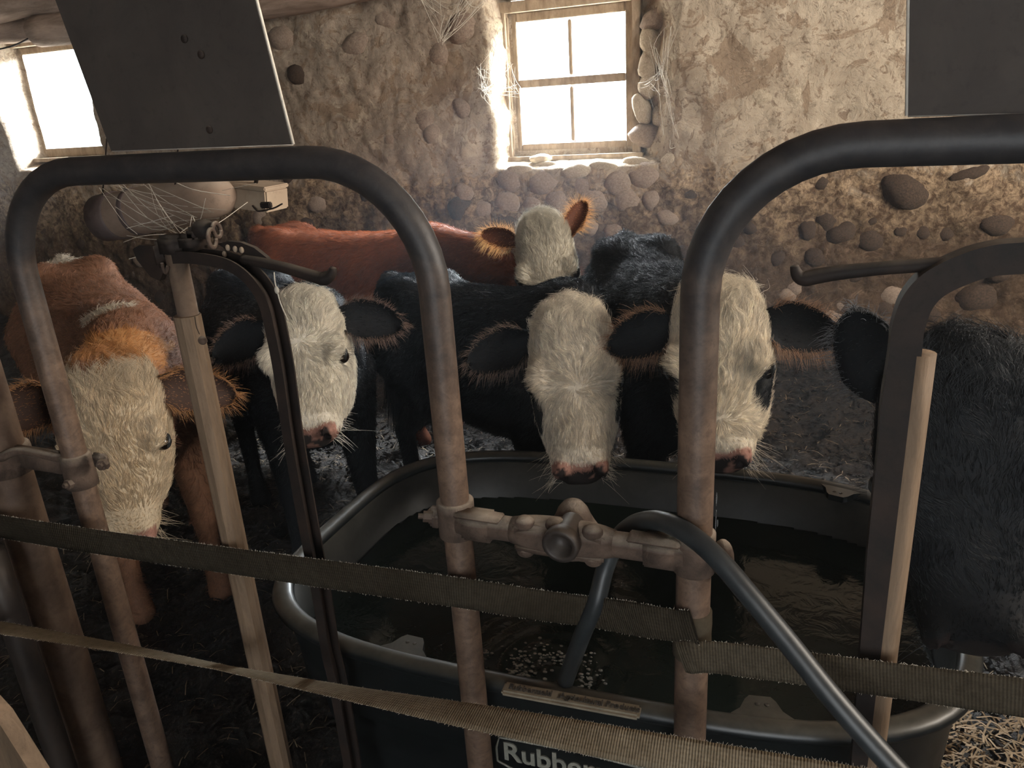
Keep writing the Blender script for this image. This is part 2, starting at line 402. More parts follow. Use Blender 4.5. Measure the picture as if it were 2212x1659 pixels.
# openings in the wall face: x0, x1, z0, z1 and splay width left, right, bottom, top
OPEN = [(-1.93, -0.79, 1.235, 2.30, 0.045, 0.28, 0.075, 0.05), (-6.20, -5.15, 1.345, 2.40, 0.09, 0.10, 0.07, 0.05)]
xs = np.arange(-8.4, 2.6, 0.016); zs = np.arange(-0.1, 2.62, 0.016)
GX, GZ = np.meshgrid(xs, zs, indexing='ij')
P3 = np.stack([GX, GX * 0, GZ], -1)
soft = fbm(P3 * 2.2, 3, 3) - 0.5
lump = fbm(P3 * 7.5, 4, 11) - 0.5
rough = fbm(P3 * 26, 3, 19) - 0.5
low = sstep(1.55, 0.9, GZ)
disp = -(soft * 0.10 + lump * (0.052 + 0.045 * low) * (1 - 0.35 * sstep(-2.2, -0.8, GX) * (1 - low)) + rough * (0.012 + 0.012 * low))
jag = (fbm(P3 * 6.0, 4, 31) - 0.5) * 0.15 + (fbm(P3 * 20, 2, 37) - 0.5) * 0.05
rec = np.zeros_like(GX); hole = np.zeros(GX.shape, bool)
for (x0, x1, z0, z1, sl, sr, sb, st) in OPEN:
    jl = jag * (0.7 if x0 > -3 else 0.2)
    t = np.minimum(np.minimum((GX - x0 + jl) / sl, (x1 - GX + jl * 1.1) / sr), np.minimum((GZ - z0 + jl * 0.25) / sb, (z1 - GZ) / st))
    rec = np.maximum(rec, sstep(0, 1, t) * REC + (t > 0.9) * 0.0)
    hole |= (GX > x0 + sl + 0.02) & (GX < x1 - sr - 0.02) & (GZ > z0 + sb + 0.02) & (GZ < z1 - st - 0.02)
damp = 1 - 0.75 * (rec / REC)
WY = W + disp * damp + rec
V = np.stack([GX, WY, GZ], -1).reshape(-1, 3)
nx, nz = GX.shape
idx = np.arange(nx * nz).reshape(nx, nz)
q = np.stack([idx[:-1, :-1], idx[1:, :-1], idx[1:, 1:], idx[:-1, 1:]], -1)
keep = ~(hole[:-1, :-1] & hole[1:, 1:])
wall = mesh_obj('wall_back', V, q[keep].reshape(-1, 4), 'plaster'); tag(wall, 'whitewashed rubble stone wall with flaking plaster', kind='structure')
def wall_y(x, z):
    i = int(np.clip(round((x + 8.4) / 0.016), 0, nx - 1)); j = int(np.clip(round((z + 0.1) / 0.016), 0, nz - 1)); return WY[i, j]

def slab(name, c, s, mat, lab=None):
    v, f = box_geo(c, s); return tag(mesh_obj(name, v, f, mat, smooth=False), lab, kind='structure')
# outer skin of the wall around the two openings, so daylight only enters through the windows
WO = W + 0.42
tag(mesh_obj('wall_outside', *join([box_geo(((a + b) / 2, WO, (c + d) / 2), (b - a, 0.16, d - c)) for a, b, c, d in (
    (-8.6, -6.16, -0.2, 3.0), (-5.26, -1.96, -0.2, 3.0), (-0.98, 3.4, -0.2, 3.0),
    (-6.16, -5.26, -0.2, 1.36), (-6.16, -5.26, 2.36, 3.0), (-1.96, -0.98, -0.2, 1.25), (-1.96, -0.98, 2.26, 3.0))]), 'plaster', smooth=False), kind='structure')
slab('wall_left', (-8.5, 0.9, 1.4), (0.3, 8.4, 3.2), 'plaster')
# side wall with an opening (beyond the frame) and rear wall with an open doorway
tag(mesh_obj('wall_right', *join([box_geo((3.45, (a + b) / 2, (c + d) / 2), (0.3, b - a, d - c)) for a, b, c, d in (
    (-3.4, 0.65, -0.2, 3.0), (2.65, 5.2, -0.2, 3.0), (0.65, 2.65, -0.2, 1.65), (0.65, 2.65, 2.75, 3.0))]), 'plaster', smooth=False), kind='structure')
tag(mesh_obj('wall_rear', *join([box_geo(((a + b) / 2, -2.75, (c + d) / 2), (b - a, 0.3, d - c)) for a, b, c, d in (
    (-8.6, 0.0, -0.2, 3.0), (1.8, 3.6, -0.2, 3.0), (0.0, 1.8, 2.6, 3.0))]), 'plaster', smooth=False), kind='structure')
# unseen plank screen added to shade the lower stall front from the side lamp
pt_ = tag(bpy.data.objects.new('wall_light_blocker', None), kind='structure'); C.objects.link(pt_); pt_.location = (2.3, 1.0, 0)
for k in range(9): mesh_obj('plank', *box_geo((2.3, 1.0, 0.12 + k * 0.205), (0.035, 2.8, 0.200), bev=.004), 'oldwood', pt_, smooth=False)
for y_ in (-0.36, 2.36): mesh_obj('post', *box_geo((2.356, y_, 0.94), (0.07, 0.08, 1.92), bev=.006), 'oldwood', pt_, smooth=False)
slab('ceiling', (-2.5, 1.0, 2.95), (12.4, 8.4, 0.1), 'beam')
# ceiling joists
for k in range(8):
    v, f = tube_geo(catmull([(-7.6 + k * 1.45, -2.6, 2.80), (-7.55 + k * 1.45, 1.0, 2.79), (-7.6 + k * 1.45, 4.75, 2.80)], 6), 0.10, 12, up=(0, 0, 1))
    mesh_obj('trim_joist', v, f, 'beam')['kind'] = 'structure'
# log plate on top of the wall and the lintel over the side window
def log(name, pts, r, mat='beam', flat=1.0, seed=1):
    path = catmull(pts, 14); v, f = tube_geo(path, r, 20, up=(0, 0, 1), flat=flat)
    v = np.asarray(v); nn = (fbm(v * np.array([3, 9, 9]), 3, seed) - 0.5)
    v[:, 2] += nn * 0.05; v[:, 1] += (fbm(v * np.array([3, 9, 9]) + 9, 3, seed) - 0.5) * 0.04
    return mesh_obj(name, v, f, mat)
a = on_y(360, 30, 4.42); b = on_y(700, -18, 4.42); c2 = on_y(1000, -75, 4.42)
tag(log('trim_wall_plate', [a + [-1.2, 0, 0], a, b, c2, c2 + [1.4, 0, 0.02]], 0.10, seed=4), 'pale limewashed log along the top of the stone wall', kind='structure')
a = on_y(-300, 95, 4.50); b = on_y(60, 66, 4.50); c2 = on_y(420, 30, 4.50)
tag(log('trim_lintel', [a, b, c2], 0.075, flat=1.0, seed=8), 'pale log lintel over the side window', kind='structure')
a = on_y(-200, 60, 4.40); b = on_y(60, 8, 4.40); c2 = on_y(330, -30, 4.40)
tag(log('trim_ceiling_log', [a, b, c2], 0.085, seed=12), 'pale log above the lintel', kind='structure')
tag(mesh_obj('trim_window_head', *box_geo((-1.42, W + 0.17, 2.265), (1.15, 0.30, 0.09), bev=0.01), 'oldwood', smooth=False), kind='structure')
v, f = tube_geo(catmull([on_y(-60, 118, 4.34), on_y(30, 98, 4.34), on_y(90, 66, 4.34), on_y(135, 50, 4.34), on_y(230, 20, 4.34)], 8), 0.006, 8)
tag(mesh_obj('cable', v, f, 'iron'), 'thin dark cable sagging below the ceiling log by the side window', 'cable')

# floor: trodden, lumpy bedding
fx = np.arange(-7.5, 3.4, 0.022); fy = np.arange(-2.7, 4.75, 0.022)
FX, FY = np.meshgrid(fx, fy, indexing='ij'); PF = np.stack([FX, FY, FX * 0], -1)
FZ = (fbm(PF * 2.0, 3, 41) - 0.5) * 0.05 + (fbm(PF * 9, 4, 43) - 0.5) * 0.11 + (fbm(PF * 24, 3, 47) - 0.5) * 0.06 + 0.10 * sstep(3.6, 4.6, FY)
tx = np.clip(np.abs(FX + 0.40) / 0.85, 0, 2); ty = np.clip(np.abs(FY - 1.53) / 0.6, 0, 2)
FZ = np.where((tx < 1) & (ty < 1), np.minimum(FZ, 0.0), FZ)
i2 = np.arange(FX.size).reshape(FX.shape)
qf = np.stack([i2[:-1, :-1], i2[1:, :-1], i2[1:, 1:], i2[:-1, 1:]], -1).reshape(-1, 4)
floor = mesh_obj('floor', np.stack([FX, FY, FZ], -1).reshape(-1, 3), qf, 'bedding'); tag(floor, 'dark trodden dung and straw bedding', kind='structure')
def floor_z(x, y):
    i = np.clip(np.round((x + 7.5) / 0.022).astype(int), 0, FX.shape[0] - 1); j = np.clip(np.round((y + 2.7) / 0.022).astype(int), 0, FX.shape[1] - 1); return FZ[i, j]
# straw and dung shreds on it: thousands of bent blades, one mesh of stuff
def straws(name, n, region, ln, wd, mat, seed, parent=None, lift=0.6):
    r = np.random.default_rng(seed)
    x = r.uniform(region[0], region[1], n); y = r.uniform(region[2], region[3], n); z = floor_z(x, y) + 0.004 + r.random(n) ** 2 * 0.012
    th = r.uniform(0, math.pi, n); L = ln * r.uniform(0.4, 1.3, n); t = r.uniform(-0.35, 0.35, n) * lift
    dx = np.cos(th) * L / 2; dy = np.sin(th) * L / 2; dz = np.sin(t) * L / 2
    px = -np.sin(th) * wd / 2; py = np.cos(th) * wd / 2
    V = np.zeros((n, 6, 3)); c = np.stack([x, y, z], -1); D = np.stack([dx, dy, dz], -1); Q = np.stack([px, py, 0 * px], -1)
    up = np.zeros((n, 3)); up[:, 2] = r.uniform(0.001, 0.008, n)
    V[:, 0] = c - D - Q; V[:, 1] = c - D + Q; V[:, 2] = c + up - Q; V[:, 3] = c + up + Q; V[:, 4] = c + D - Q; V[:, 5] = c + D + Q
    b0 = (np.arange(n) * 6)[:, None]
    Fq = np.concatenate([b0 + np.array([0, 1, 3, 2]), b0 + np.array([2, 3, 5, 4])], 0)
    o = mesh_obj(name, V.reshape(-1, 3), Fq, mat, smooth=False); return tag(o, kind='stuff')
tag(straws('straw_litter', 6500, (-3.0, 1.9, 0.2, 4.5), 0.05, 0.0030, 'straw', 5), 'short pale straw shreds trodden into the dark bedding', 'straw')
tag(straws('straw_bedding', 5000, (0.36, 1.35, 1.0, 1.95), 0.075, 0.0045, 'straw_gold', 9, lift=1.2), 'fresh golden straw in the corner beside the tank', 'straw')
tag(straws('dung_shreds', 26000, (-3.0, 1.9, 0.2, 4.5), 0.035, 0.010, 'bedding', 6, lift=2.0), 'dark damp shreds of dung and chaff over the floor', 'bedding')

# ------------------------------------------------------------------ stones in the wall
def stone_mesh(seed, flat=0.5):
    bm = bmesh.new(); bmesh.ops.create_icosphere(bm, subdivisions=3, radius=1.0)
    V = np.array([v.co[:] for v in bm.verts]); Fc = [[v.index for v in f.verts] for f in bm.faces]; bm.free()
    r = 1 + (fbm(V * 1.1 + seed * 3.1, 3, seed) - 0.5) * 0.55 + (fbm(V * 4 + seed, 2, seed) - 0.5) * 0.10
    V = V * r[:, None]; me = bpy.data.meshes.new('stone'); me.from_pydata([tuple(v) for v in V], [], Fc)
    me.polygons.foreach_set('use_smooth', [True] * len(me.polygons)); return me
SM = []
for k in range(15):
    me = stone_mesh(k + 1); me.materials.append(M[('stone', 'stone_dark', 'stone_white')[k % 3]]); SM.append(me)
def stone(px, py, w_, h_, kind, ang=0.0, proud=0.35, y=None):
    yy = W if y is None else y
    p = on_y(px, py, yy)
    if y is None: yy = wall_y(p[0], p[2]); p = on_y(px, py, yy)
    k = random.randrange(5) * 3 + kind; sc_ = yy / 1664.0 * 1.03
    o = bpy.data.objects.new('stone', SM[k]); sx, sz = w_ / 2 * sc_ * 1.02, h_ / 2 * sc_; sy = min(sx, sz) * 0.8
    o.location = (p[0], yy + sy * (1 - 2 * proud) , p[2]); o.scale = (sx, sy, sz); o.rotation_euler = (0, ang, 0)
    link(o, wall); return o
S_UNDER = [(1105, 390, 74, 52, 0), (1172, 392, 76, 56, 0), (1243, 372, 70, 34, 2), (1262, 400, 74, 50, 0), (1330, 398, 66, 54, 0), (1392, 381, 72, 54, 0),
    (1446, 352, 42, 46, 2), (1092, 438, 70, 56, 0), (1150, 440, 52, 44, 0), (1205, 437, 62, 56, 0), (1278, 430, 76, 66, 0), (1352, 432, 72, 64, 0), (1408, 430, 44, 50, 0),
    (1300, 360, 64, 26, 2), (1372, 350, 56, 22, 2), (1120, 368, 60, 26, 2), (1180, 360, 60, 22, 2), (1040, 452, 60, 40, 0), (1000, 416, 54, 48, 0)]
for s in S_UNDER: stone(*s[:4], s[4], random.uniform(-0.15, 0.15), 0.22)
S_JAMB = [(1398, 92, 42, 56, 2), (1392, 140, 36, 50, 2), (1396, 185, 40, 48, 2), (1390, 236, 36, 56, 2), (1396, 292, 44, 52, 0), (1418, 120, 34, 50, 2), (1425, 250, 30, 50, 2), (1410, 40, 40, 44, 0)]
for s in S_JAMB: stone(s[0] + random.uniform(-8, 14), s[1], s[2] * random.uniform(.8, 1.5), s[3] * random.uniform(.9, 1.35), s[4], random.uniform(-0.7, 0.7), 0.22, y=W + 0.15)
S_WALL = [(605, 78, 70, 56, 0), (765, 95, 80, 58, 0), (640, 160, 60, 50, 1), (1000, 60, 90, 70, 0), (1000, 235, 60, 50, 0), (930, 290, 50, 42, 0), (1745, 500, 34, 44, 1), (1622, 492, 34, 30, 1),
    (1592, 520, 36, 36, 1), (1815, 505, 56, 44, 1), (1880, 516, 60, 50, 1), (1885, 478, 24, 14, 1), (1945, 500, 26, 20, 1), (1995, 502, 32, 28, 1), (2045, 500, 34, 34, 1),
    (2152, 482, 60, 44, 1), (1765, 556, 56, 44, 1), (1955, 412, 86, 66, 1), (2112, 642, 86, 74, 1), (2095, 375, 60, 26, 1), (1680, 560, 40, 30, 1), (2050, 592, 50, 36, 0),
    (1845, 590, 50, 38, 1), (1930, 640, 60, 44, 0), (2010, 680, 44, 34, 1), (1700, 640, 40, 30, 0), (1800, 690, 60, 40, 0), (2160, 590, 50, 44, 1), (1550, 470, 34, 26, 0),
    (1480, 540, 44, 34, 1), (1440, 470, 44, 34, 0), (1430, 530, 40, 34, 1), (1330, 500, 56, 44, 0), (1275, 490, 40, 40, 0), (345, 640, 60, 50, 1), (300, 560, 50, 40, 0),
    (395, 560, 50, 44, 1), (560, 470, 56, 40, 0), (680, 440, 60, 46, 0), (790, 400, 70, 44, 0), (860, 450, 50, 40, 0), (1340, 560, 40, 30, 1), (1530, 580, 44, 36, 0)]
for s in S_WALL: stone(*s[:4], s[4], random.uniform(-0.6, 0.6), 0.24)
for k in range(90):                                   # more rubble showing through the plaster
    X_ = random.uniform(-7, 2.2); Z_ = random.uniform(0.25, 2.3)
    if any(a - 0.15 < X_ < b + 0.15 and c - 0.12 < Z_ < d + 0.1 for a, b, c, d, *_ in OPEN): continue
    kind = (0 if X_ < -1 else 2) if Z_ > 1.3 else random.choice((0, 1, 1))
    r = random.uniform(0.05, 0.11); o = bpy.data.objects.new('stone', SM[random.randrange(5) * 3 + kind]); yy = wall_y(X_, Z_)
    o.location = (X_, yy + r * 0.62, Z_); o.scale = (r * random.uniform(1, 1.35), r * 0.75, r * random.uniform(0.75, 1)); o.rotation_euler = (0, random.uniform(-0.5, 0.5), 0); link(o, wall)

# ------------------------------------------------------------------ windows
def window(name, x0, x1, z0, z1, y, label, panes=True):
    """x0..z1 bound the glass of all panes."""
    root = tag(bpy.data.objects.new(name, None), label, kind='structure'); C.objects.link(root); root.location = ((x0 + x1) / 2, y, z0)
    def part(nm, c, s, mat='oldwood', bev=0.004):
        v, f = box_geo(c, s, bev=bev); return mesh_obj(nm, v, f, mat, root, smooth=False)
    st = 0.05; fr = 0.05; zc = (z0 + z1) / 2; xc = (x0 + x1) / 2; zm = z0 + (z1 - z0) * 0.505
    for x in (x0 - st / 2, x1 + st / 2): part('stile', (x, y, zc), (st, 0.035, z1 - z0 + 2 * st))
    for z in (z0 - st / 2 - 0.01, z1 + st / 2): part('rail', (xc, y, z), (x1 - x0 - 0.002, 0.033, st + (0.02 if z < zc else 0)))
    if panes: part('meeting_rail', (xc, y - 0.01, zm), (x1 - x0 - 0.004, 0.04, 0.045))
    if panes: part('muntin', (xc, y, z0 + (zm - z0) / 2 - 0.0115), (0.022, 0.028, zm - z0 - 0.046))
    if panes: part('muntin', (xc, y, zm + (z1 - zm) / 2 + 0.011), (0.022, 0.028, z1 - zm - 0.047))
    for x in (x0 - st - fr / 2, x1 + st + fr / 2): part('jamb', (x, y - 0.02, zc), (fr, 0.12, z1 - z0 + 2 * st + 0.06))
    part('head', (xc, y - 0.02, z1 + st + 0.03), (x1 - x0 + 2 * st + 2 * fr + 0.02, 0.13, 0.06))
    part('sill', (xc, y - 0.03, z0 - st - 0.035), (x1 - x0 + 2 * st + 2 * fr + 0.04, 0.16, 0.03))
    part('stop', (x0 - st - 0.004, y - 0.035, zc), (0.02, 0.03, z1 - z0 + 0.06)); part('stop', (x1 + st + 0.004, y - 0.035, zc), (0.02, 0.03, z1 - z0 + 0.06))
    g = 0.011
    for xa, xb in (((x0, xc - g), (xc + g, x1)) if panes else ((x0, x1),)):
        for za, zb in (((z0, zm - 0.022), (zm + 0.022, z1)) if panes else ((z0, z1),)):
            v, f = box_geo(((xa + xb) / 2, y + 0.006, (za + zb) / 2), (xb - xa, 0.003, zb - za)); mesh_obj('pane', v, f, 'glass', root, smooth=False)
    return root
YW = W + REC + 0.02
a = on_y(1130, 312, YW); b = on_y(1352, 20, YW)
window('window_2', a[0], b[0], a[2], b[2] - 0.01, YW, 'small four pane barn window with peeling wooden frame and rubble stone sill')
a2 = on_y(103, 330, YW)
zb = a[2] + 0.13
window('window_1', a2[0] - 0.0, a2[0] + (b[0] - a[0]), zb, zb + (b[2] - a[2]), YW, 'single pane barn window partly behind the hanging board', panes=False)

# outside, seen burnt out through the panes
tag(mesh_obj('ground_outside', *box_geo((-6, 24, -0.35), (70, 38, 0.2)), 'yard', smooth=False), kind='structure')
def tree(x, y, h, seed):
    r = np.random.default_rng(seed); t = thing('broadleaf_tree', 'green leafy tree outside the four pane window above the herd', 'tree', (x, y, -0.25))
    mesh_obj('trunk', *tube_geo(catmull([(x, y, -0.3), (x + .1, y, h * .3), (x, y + .1, h * .7)], 5), [0.18, 0.12, 0.05], 10), 'beam', t)
    n = 9000; d = r.normal(size=(n, 3)); d /= np.linalg.norm(d, axis=1)[:, None]; p = np.array([x, y, h * .68]) + d * r.random((n, 1)) ** 0.4 * np.array([h * .35, h * .35, h * .36])
    e1 = r.normal(size=(n, 3)) * 0.09; e2 = r.normal(size=(n, 3)) * 0.09
    V = np.stack([p - e1, p + e2, p + e1, p - e2], 1).reshape(-1, 3); o = mesh_obj('leaves', V, np.arange(n * 4).reshape(-1, 4), 'leaf', t, smooth=False); o['kind'] = 'stuff'
tree(-3.55, 19, 5.2, 3)
sh = thing('red_shed', 'small red shed far outside the middle window', 'shed', (-8.7, 34, -0.25))
sx_, sy_ = -8.7, 34.0
mesh_obj('wall', *box_geo((sx_, sy_, 0.9), (2.6, 2.4, 2.3)), 'redpaint', sh, smooth=False)
mesh_obj('roof', np.array([(sx_ + i, sy_ + j, k) for i in (-1.45, 1.45) for j, k in ((-1.4, 2.0), (0, 2.9), (1.4, 2.0), (0, 2.75))]), [(0, 4, 5, 1), (1, 5, 6, 2), (0, 3, 7, 4), (3, 2, 6, 7), (0, 1, 2, 3), (4, 7, 6, 5)], 'beam', sh, smooth=False)

# water dripping off the wet muzzle into the tank
g = [ball_geo(on_y(1548 + dx, yy, 1.56), (.0016, .0016, ln), 8, 6) for dx, yy, ln in ((0, 1078, .018), (-1, 1112, .014), (2, 1130, .010), (-2, 1134, .020))]
tag(mesh_obj('water_drips', *join(g), 'bubble'), kind='stuff')

# ================================================================== STALL FRONT
FY0 = 0.97
def pipe_thing(name, pts, r, mat, parent, n=10, sides=20):
    return mesh_obj(name, *tube_geo(catmull(pts, n), r, sides), mat, parent)
def arch_path(xl, xr, ztop, rad, zbl, zbr, y=FY0, wob=0.0):
    P = [np.array([xl, y, z]) for z in np.linspace(zbl, ztop - rad, 14)]
    for a in np.linspace(0, math.pi / 2, 12)[1:]: P.append(np.array([xl + rad - rad * math.cos(a), y, ztop - rad + rad * math.sin(a)]))
    P += [np.array([x, y, ztop]) for x in np.linspace(xl + rad, xr - rad, 8)[1:]]
    for a in np.linspace(math.pi / 2, 0, 12)[1:]: P.append(np.array([xr - rad + rad * math.cos(a), y, ztop - rad + rad * math.sin(a)]))
    P += [np.array([xr, y, z]) for z in np.linspace(ztop - rad, zbr, 14)[1:]]
    return np.array(P)
XL, XR, XP = -1.352, -0.513, -0.137
ZT = H - 0.062
loopA = thing('pipe_loop', 'bent steel pipe loop with the hanging board above it, rusty lower legs', 'stall divider', (XL, FY0, 0), 'stall front pipe loops')
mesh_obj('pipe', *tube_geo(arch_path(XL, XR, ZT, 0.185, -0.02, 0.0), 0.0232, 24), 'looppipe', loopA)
loopB = thing('pipe_loop', 'thicker looking dark steel pipe loop starting behind the hose, running out of view', 'stall divider', (XP, FY0, 0), 'stall front pipe loops')
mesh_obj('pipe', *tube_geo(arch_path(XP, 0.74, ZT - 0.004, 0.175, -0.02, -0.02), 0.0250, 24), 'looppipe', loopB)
# cloth wrapped sleeve on the post, where the webbing is tied
c = on_y(1495, 1362, FY0)
v, f = lathe_geo([(-.042, .0245), (-.040, .0285), (-.02, .029), (0, .0282), (.02, .029), (.036, .0285), (.040, .0245)], c, (0, 0, 1), 24)
mesh_obj('wrapped_sleeve', v, f, 'webbing_brown', loopB)
# thick post and its clamp
XT = -1.545; YT = 0.955
post = thing('steel_post', 'thick rusty steel post standing beside the first pipe loop leg', 'post', (XT, YT, 0))
mesh_obj('pipe', *tube_geo(np.array([(XT, YT, z) for z in np.linspace(-0.02, 1.95, 12)]), 0.0445, 28), 'pipe', post)
zc_ = on_y(75, 1000, YT)[2]
g = [lathe_geo([(-.03, .0455), (-.028, .052), (-.005, .054), (0.0, .0575), (.006, .054), (.026, .052), (.03, .0455)], (XT, YT, zc_), (0.06, 0, 1), 28)]
cl = thing('pipe_clamp', 'cast iron clamp tying the thick post to the rusty loop leg', 'clamp', (XT, YT, zc_))
g.append(lathe_geo([(-.036, .0235), (-.034, .030), (.034, .030), (.036, .0235)], (XL, FY0, zc_ - 0.01), (0, 0, 1), 24))
g.append(box_geo(((XT + XL) / 2, YT + .004, zc_ + 0.008), (abs(XT - XL) - 0.05, 0.02, 0.05), bev=.006))
g.append(tube_geo(catmull([(XT + .04, YT - .03, zc_ + .02), ((XT + XL) / 2 - .01, YT - .018, zc_ + .035), (XL - .02, FY0 - .015, zc_ + .02)], 6), 0.009, 10))
mesh_obj('clamp_body', *join(g), 'cast', cl)
def bolt(parent, c, d, r=0.009, L=0.014, nm='bolt'):
    return mesh_obj(nm, *lathe_geo([(-L, r * .45), (-L * .4, r * .45), (-L * .39, r), (L * .5, r), (L * .51, r * .5), (L, r * .5)], c, d, 6), 'cast', parent, smooth=False)
bx_ = on_y(222, 1003, FY0 - 0.01); bolt(cl, bx_, (0.4, -1, 0.1), 0.011)
mesh_obj('ear', *box_geo(bx_ + [-0.018, 0.012, 0], (0.036, 0.012, 0.032), bev=.004), 'cast', cl)
bx_ = on_y(160, 1040, FY0 - 0.02); bolt(cl, bx_ + [0, -.01, 0], (0, -1, 0.1), 0.010)
mesh_obj('ear', *box_geo(bx_ + [0, 0.006, 0.002], (0.03, 0.014, 0.03), bev=.004), 'cast', cl)
# second post far left and a board leaning in the corner
XQ = on_y(70, 1560, 0.80)
v, f = tube_geo(np.array([on_y(-60, 1230, 0.86), on_y(-10, 1380, 0.85), on_y(95, 1700, 0.83)]), 0.028, 18)
t = thing('steel_post', 'thinner dark steel post in the bottom corner in front of the thick post', 'post', (XQ[0], 0.84, 0)); mesh_obj('pipe', *tube_geo(np.array([(XQ[0] - .02, 0.84, z) for z in np.linspace(-0.02, .86, 8)]), 0.026, 18), 'pipe_dark', t)
v, f = box_geo((-1.235, 0.50, 0.44), (0.09, 0.03, 0.92), rot=Matrix.Rotation(0.10, 3, 'Y'), bev=.004)
bq = [on_y(a, b, 0.55) for a, b in ((-150, 1400), (-6, 1556), (95, 1715), (-60, 1830))]
tag(mesh_obj('board', np.array(bq + [p + np.array([0, .025, 0]) for p in bq]), [(3, 2, 1, 0), (4, 5, 6, 7), (0, 1, 5, 4), (1, 2, 6, 5), (2, 3, 7, 6), (3, 0, 4, 7)], 'wood', smooth=False), 'sunlit yellowish wooden board end poking into the bottom corner', 'board')

# crossbar with water valve between the loop leg and the post
zL = on_y(1005, 1135, FY0 - .02)[2]; zR = on_y(1490, 1205, FY0 - .02)[2]
zb0 = (zL + zR) / 2 + 0.0
bar = thing('valve_crossbar', 'dusty cast iron crossbar with valve fitting and round socket, clamped between two pipes', 'pipe fitting', (XR, FY0 - 0.01, zL))
PL = np.array([XR, FY0 - 0.012, zL]); PR = np.array([XP, FY0 - 0.012, zR])
def along(t, dy=0, dz=0): return PL + (PR - PL) * t + np.array([0, dy, dz])
ax = (PR - PL) / np.linalg.norm(PR - PL)
mesh_obj('pipe', *tube_geo(np.array([along(t) for t in np.linspace(0.03, 0.97, 12)]), 0.0195, 20), 'cast', bar)
# saddle clamps
def saddle(c, side, nm='clamp'):
    g = [lathe_geo([(-.032, .0238), (-.030, .030), (.030, .030), (.032, .0238)], (c[0], FY0, c[2]), (0, 0, 1), 24)]
    g.append(box_geo(c + np.array([side * .045, 0.0, 0]), (0.06, 0.042, 0.046), bev=.008))
    g.append(box_geo(c + np.array([side * .052, -0.012, 0.024]), (0.075, 0.03, 0.006), bev=.002))
    g.append(box_geo(c + np.array([-side * .034, 0.004, 0.0]), (0.022, 0.022, 0.036), bev=.006))
    return mesh_obj(nm, *join(g), 'cast', bar)
saddle(PL, 1); saddle(PR, -1)
bolt(bar, PL + np.array([-.040, -.008, .006]), (-1, -.5, .2), .009, .016); bolt(bar, PR + np.array([.040, -.004, -.002]), (1, -.3, .3), .010, .016)
mesh_obj('clamp_strap', *ball_geo(PR + np.array([.040, .01, -.004]), (.016, .014, .030)), 'cast', bar)
# valve body: bulged housing with three bolt bosses, round socket, dome behind
sc0 = 0.465
g = [tube_geo(np.array([along(t) for t in np.linspace(0.27, 0.70, 10)]), [.0205, .026, .028, .029, .029, .028, .026, .0205], 20)]
for t_, dz in ((.34, .022), (.47, .026), (.62, .022)): g.append(ball_geo(along(t_, -.012, dz), (.016, .014, .012)))
for t_, dz in ((.335, -.027), (.62, -.025)): g.append(ball_geo(along(t_, -.012, dz), (.014, .012, .010)))
g.append(box_geo(along(.48, -.016, .012), (.145, .012, .022), bev=.005)); g.append(box_geo(along(.48, -.016, -.020), (.140, .012, .014), bev=.004))
mesh_obj('valve_body', *join(g), 'cast', bar)
sk = on_y(1214, 1171, FY0 - .05)
prof = [(0.035, .018), (0.0, .021), (-.012, .0235), (-.014, .0275), (-.030, .0275), (-.032, .0255), (-.032, .0185), (-.012, .0165), (-.010, .001)]
mesh_obj('socket', *lathe_geo(prof, sk + [0, 0.02, 0], (0, 1, 0.05), 28), 'pipe_dark', bar)
kd = on_y(1238, 1118, FY0 + .035)
g = [lathe_geo([(-.045, .052), (-.03, .047), (-.012, .036), (0.004, .028), (.016, .0235), (.026, .016), (.031, .008), (.032, .001)], kd, (0.02, -0.05, 1), 24)]
mesh_obj('dome', *join(g), 'cast', bar)

# stanchions: hinged iron neck yokes with wood lined pipe
def channel_geo(path, wdt, dep, th, out):
    """U channel swept in the plane of the stall front; web on the inner side, flanges facing out."""
    path = np.asarray(path, float); T = np.gradient(path, axis=0); T /= np.linalg.norm(T, axis=1)[:, None]
    Yv = np.array([0, 1.0, 0]); S = np.cross(T, Yv) * out
    prof = [(0, -dep / 2), (wdt, -dep / 2), (wdt, -dep / 2 + th), (th, -dep / 2 + th), (th, dep / 2 - th), (wdt, dep / 2 - th), (wdt, dep / 2), (0, dep / 2)]
    V = np.concatenate([p + np.array([S[i] * a + Yv * b for a, b in prof]) for i, p in enumerate(path)])
    k = len(prof); Fc = [(i * k + j, i * k + (j + 1) % k, (i + 1) * k + (j + 1) % k, (i + 1) * k + j) for i in range(len(path) - 1) for j in range(k)]
    return V, Fc
YS = FY0 + 0.0
def px_path(pts, y, n=8): return catmull([on_y(a, b, y) for a, b in pts], n)

st1 = thing('cow_stanchion', 'open iron neck stanchion with cracked wood lined pipe, tilted latch lever and top bracket', 'stanchion', (-0.98, YS, 0), 'hinged neck stanchions')
pA = [on_y(380, 555, YS), on_y(430, 780, YS)]; xs1 = -0.985
top = on_y(382, 560, YS); mesh_obj('pipe', *tube_geo(np.array([(top[0] + 0.0, YS, top[2] + .01), (xs1, YS, 0.75), (xs1, YS, 0.10)]), 0.0172, 20), 'pipe', st1)
w0 = on_y(415, 680, YS)
P = [np.array([top[0] + (xs1 - top[0]) * ((top[2] - z) / (top[2] - .75)) if z > .75 else xs1, YS - .003, z]) for z in np.linspace(w0[2], 0.16, 20)]
lv, lf = tube_geo(np.array(P), 0.0225, 10); liner = mesh_obj('wood_liner', lv, lf, 'wood', st1, smooth=False)
sc_pt = on_y(437, 736, YS - 0.026)
mesh_obj('screw', *lathe_geo([(-.003, .0075), (0.0, .0072), (.003, .005)], sc_pt, (0.5, -1, 0), 16), 'cast', liner)
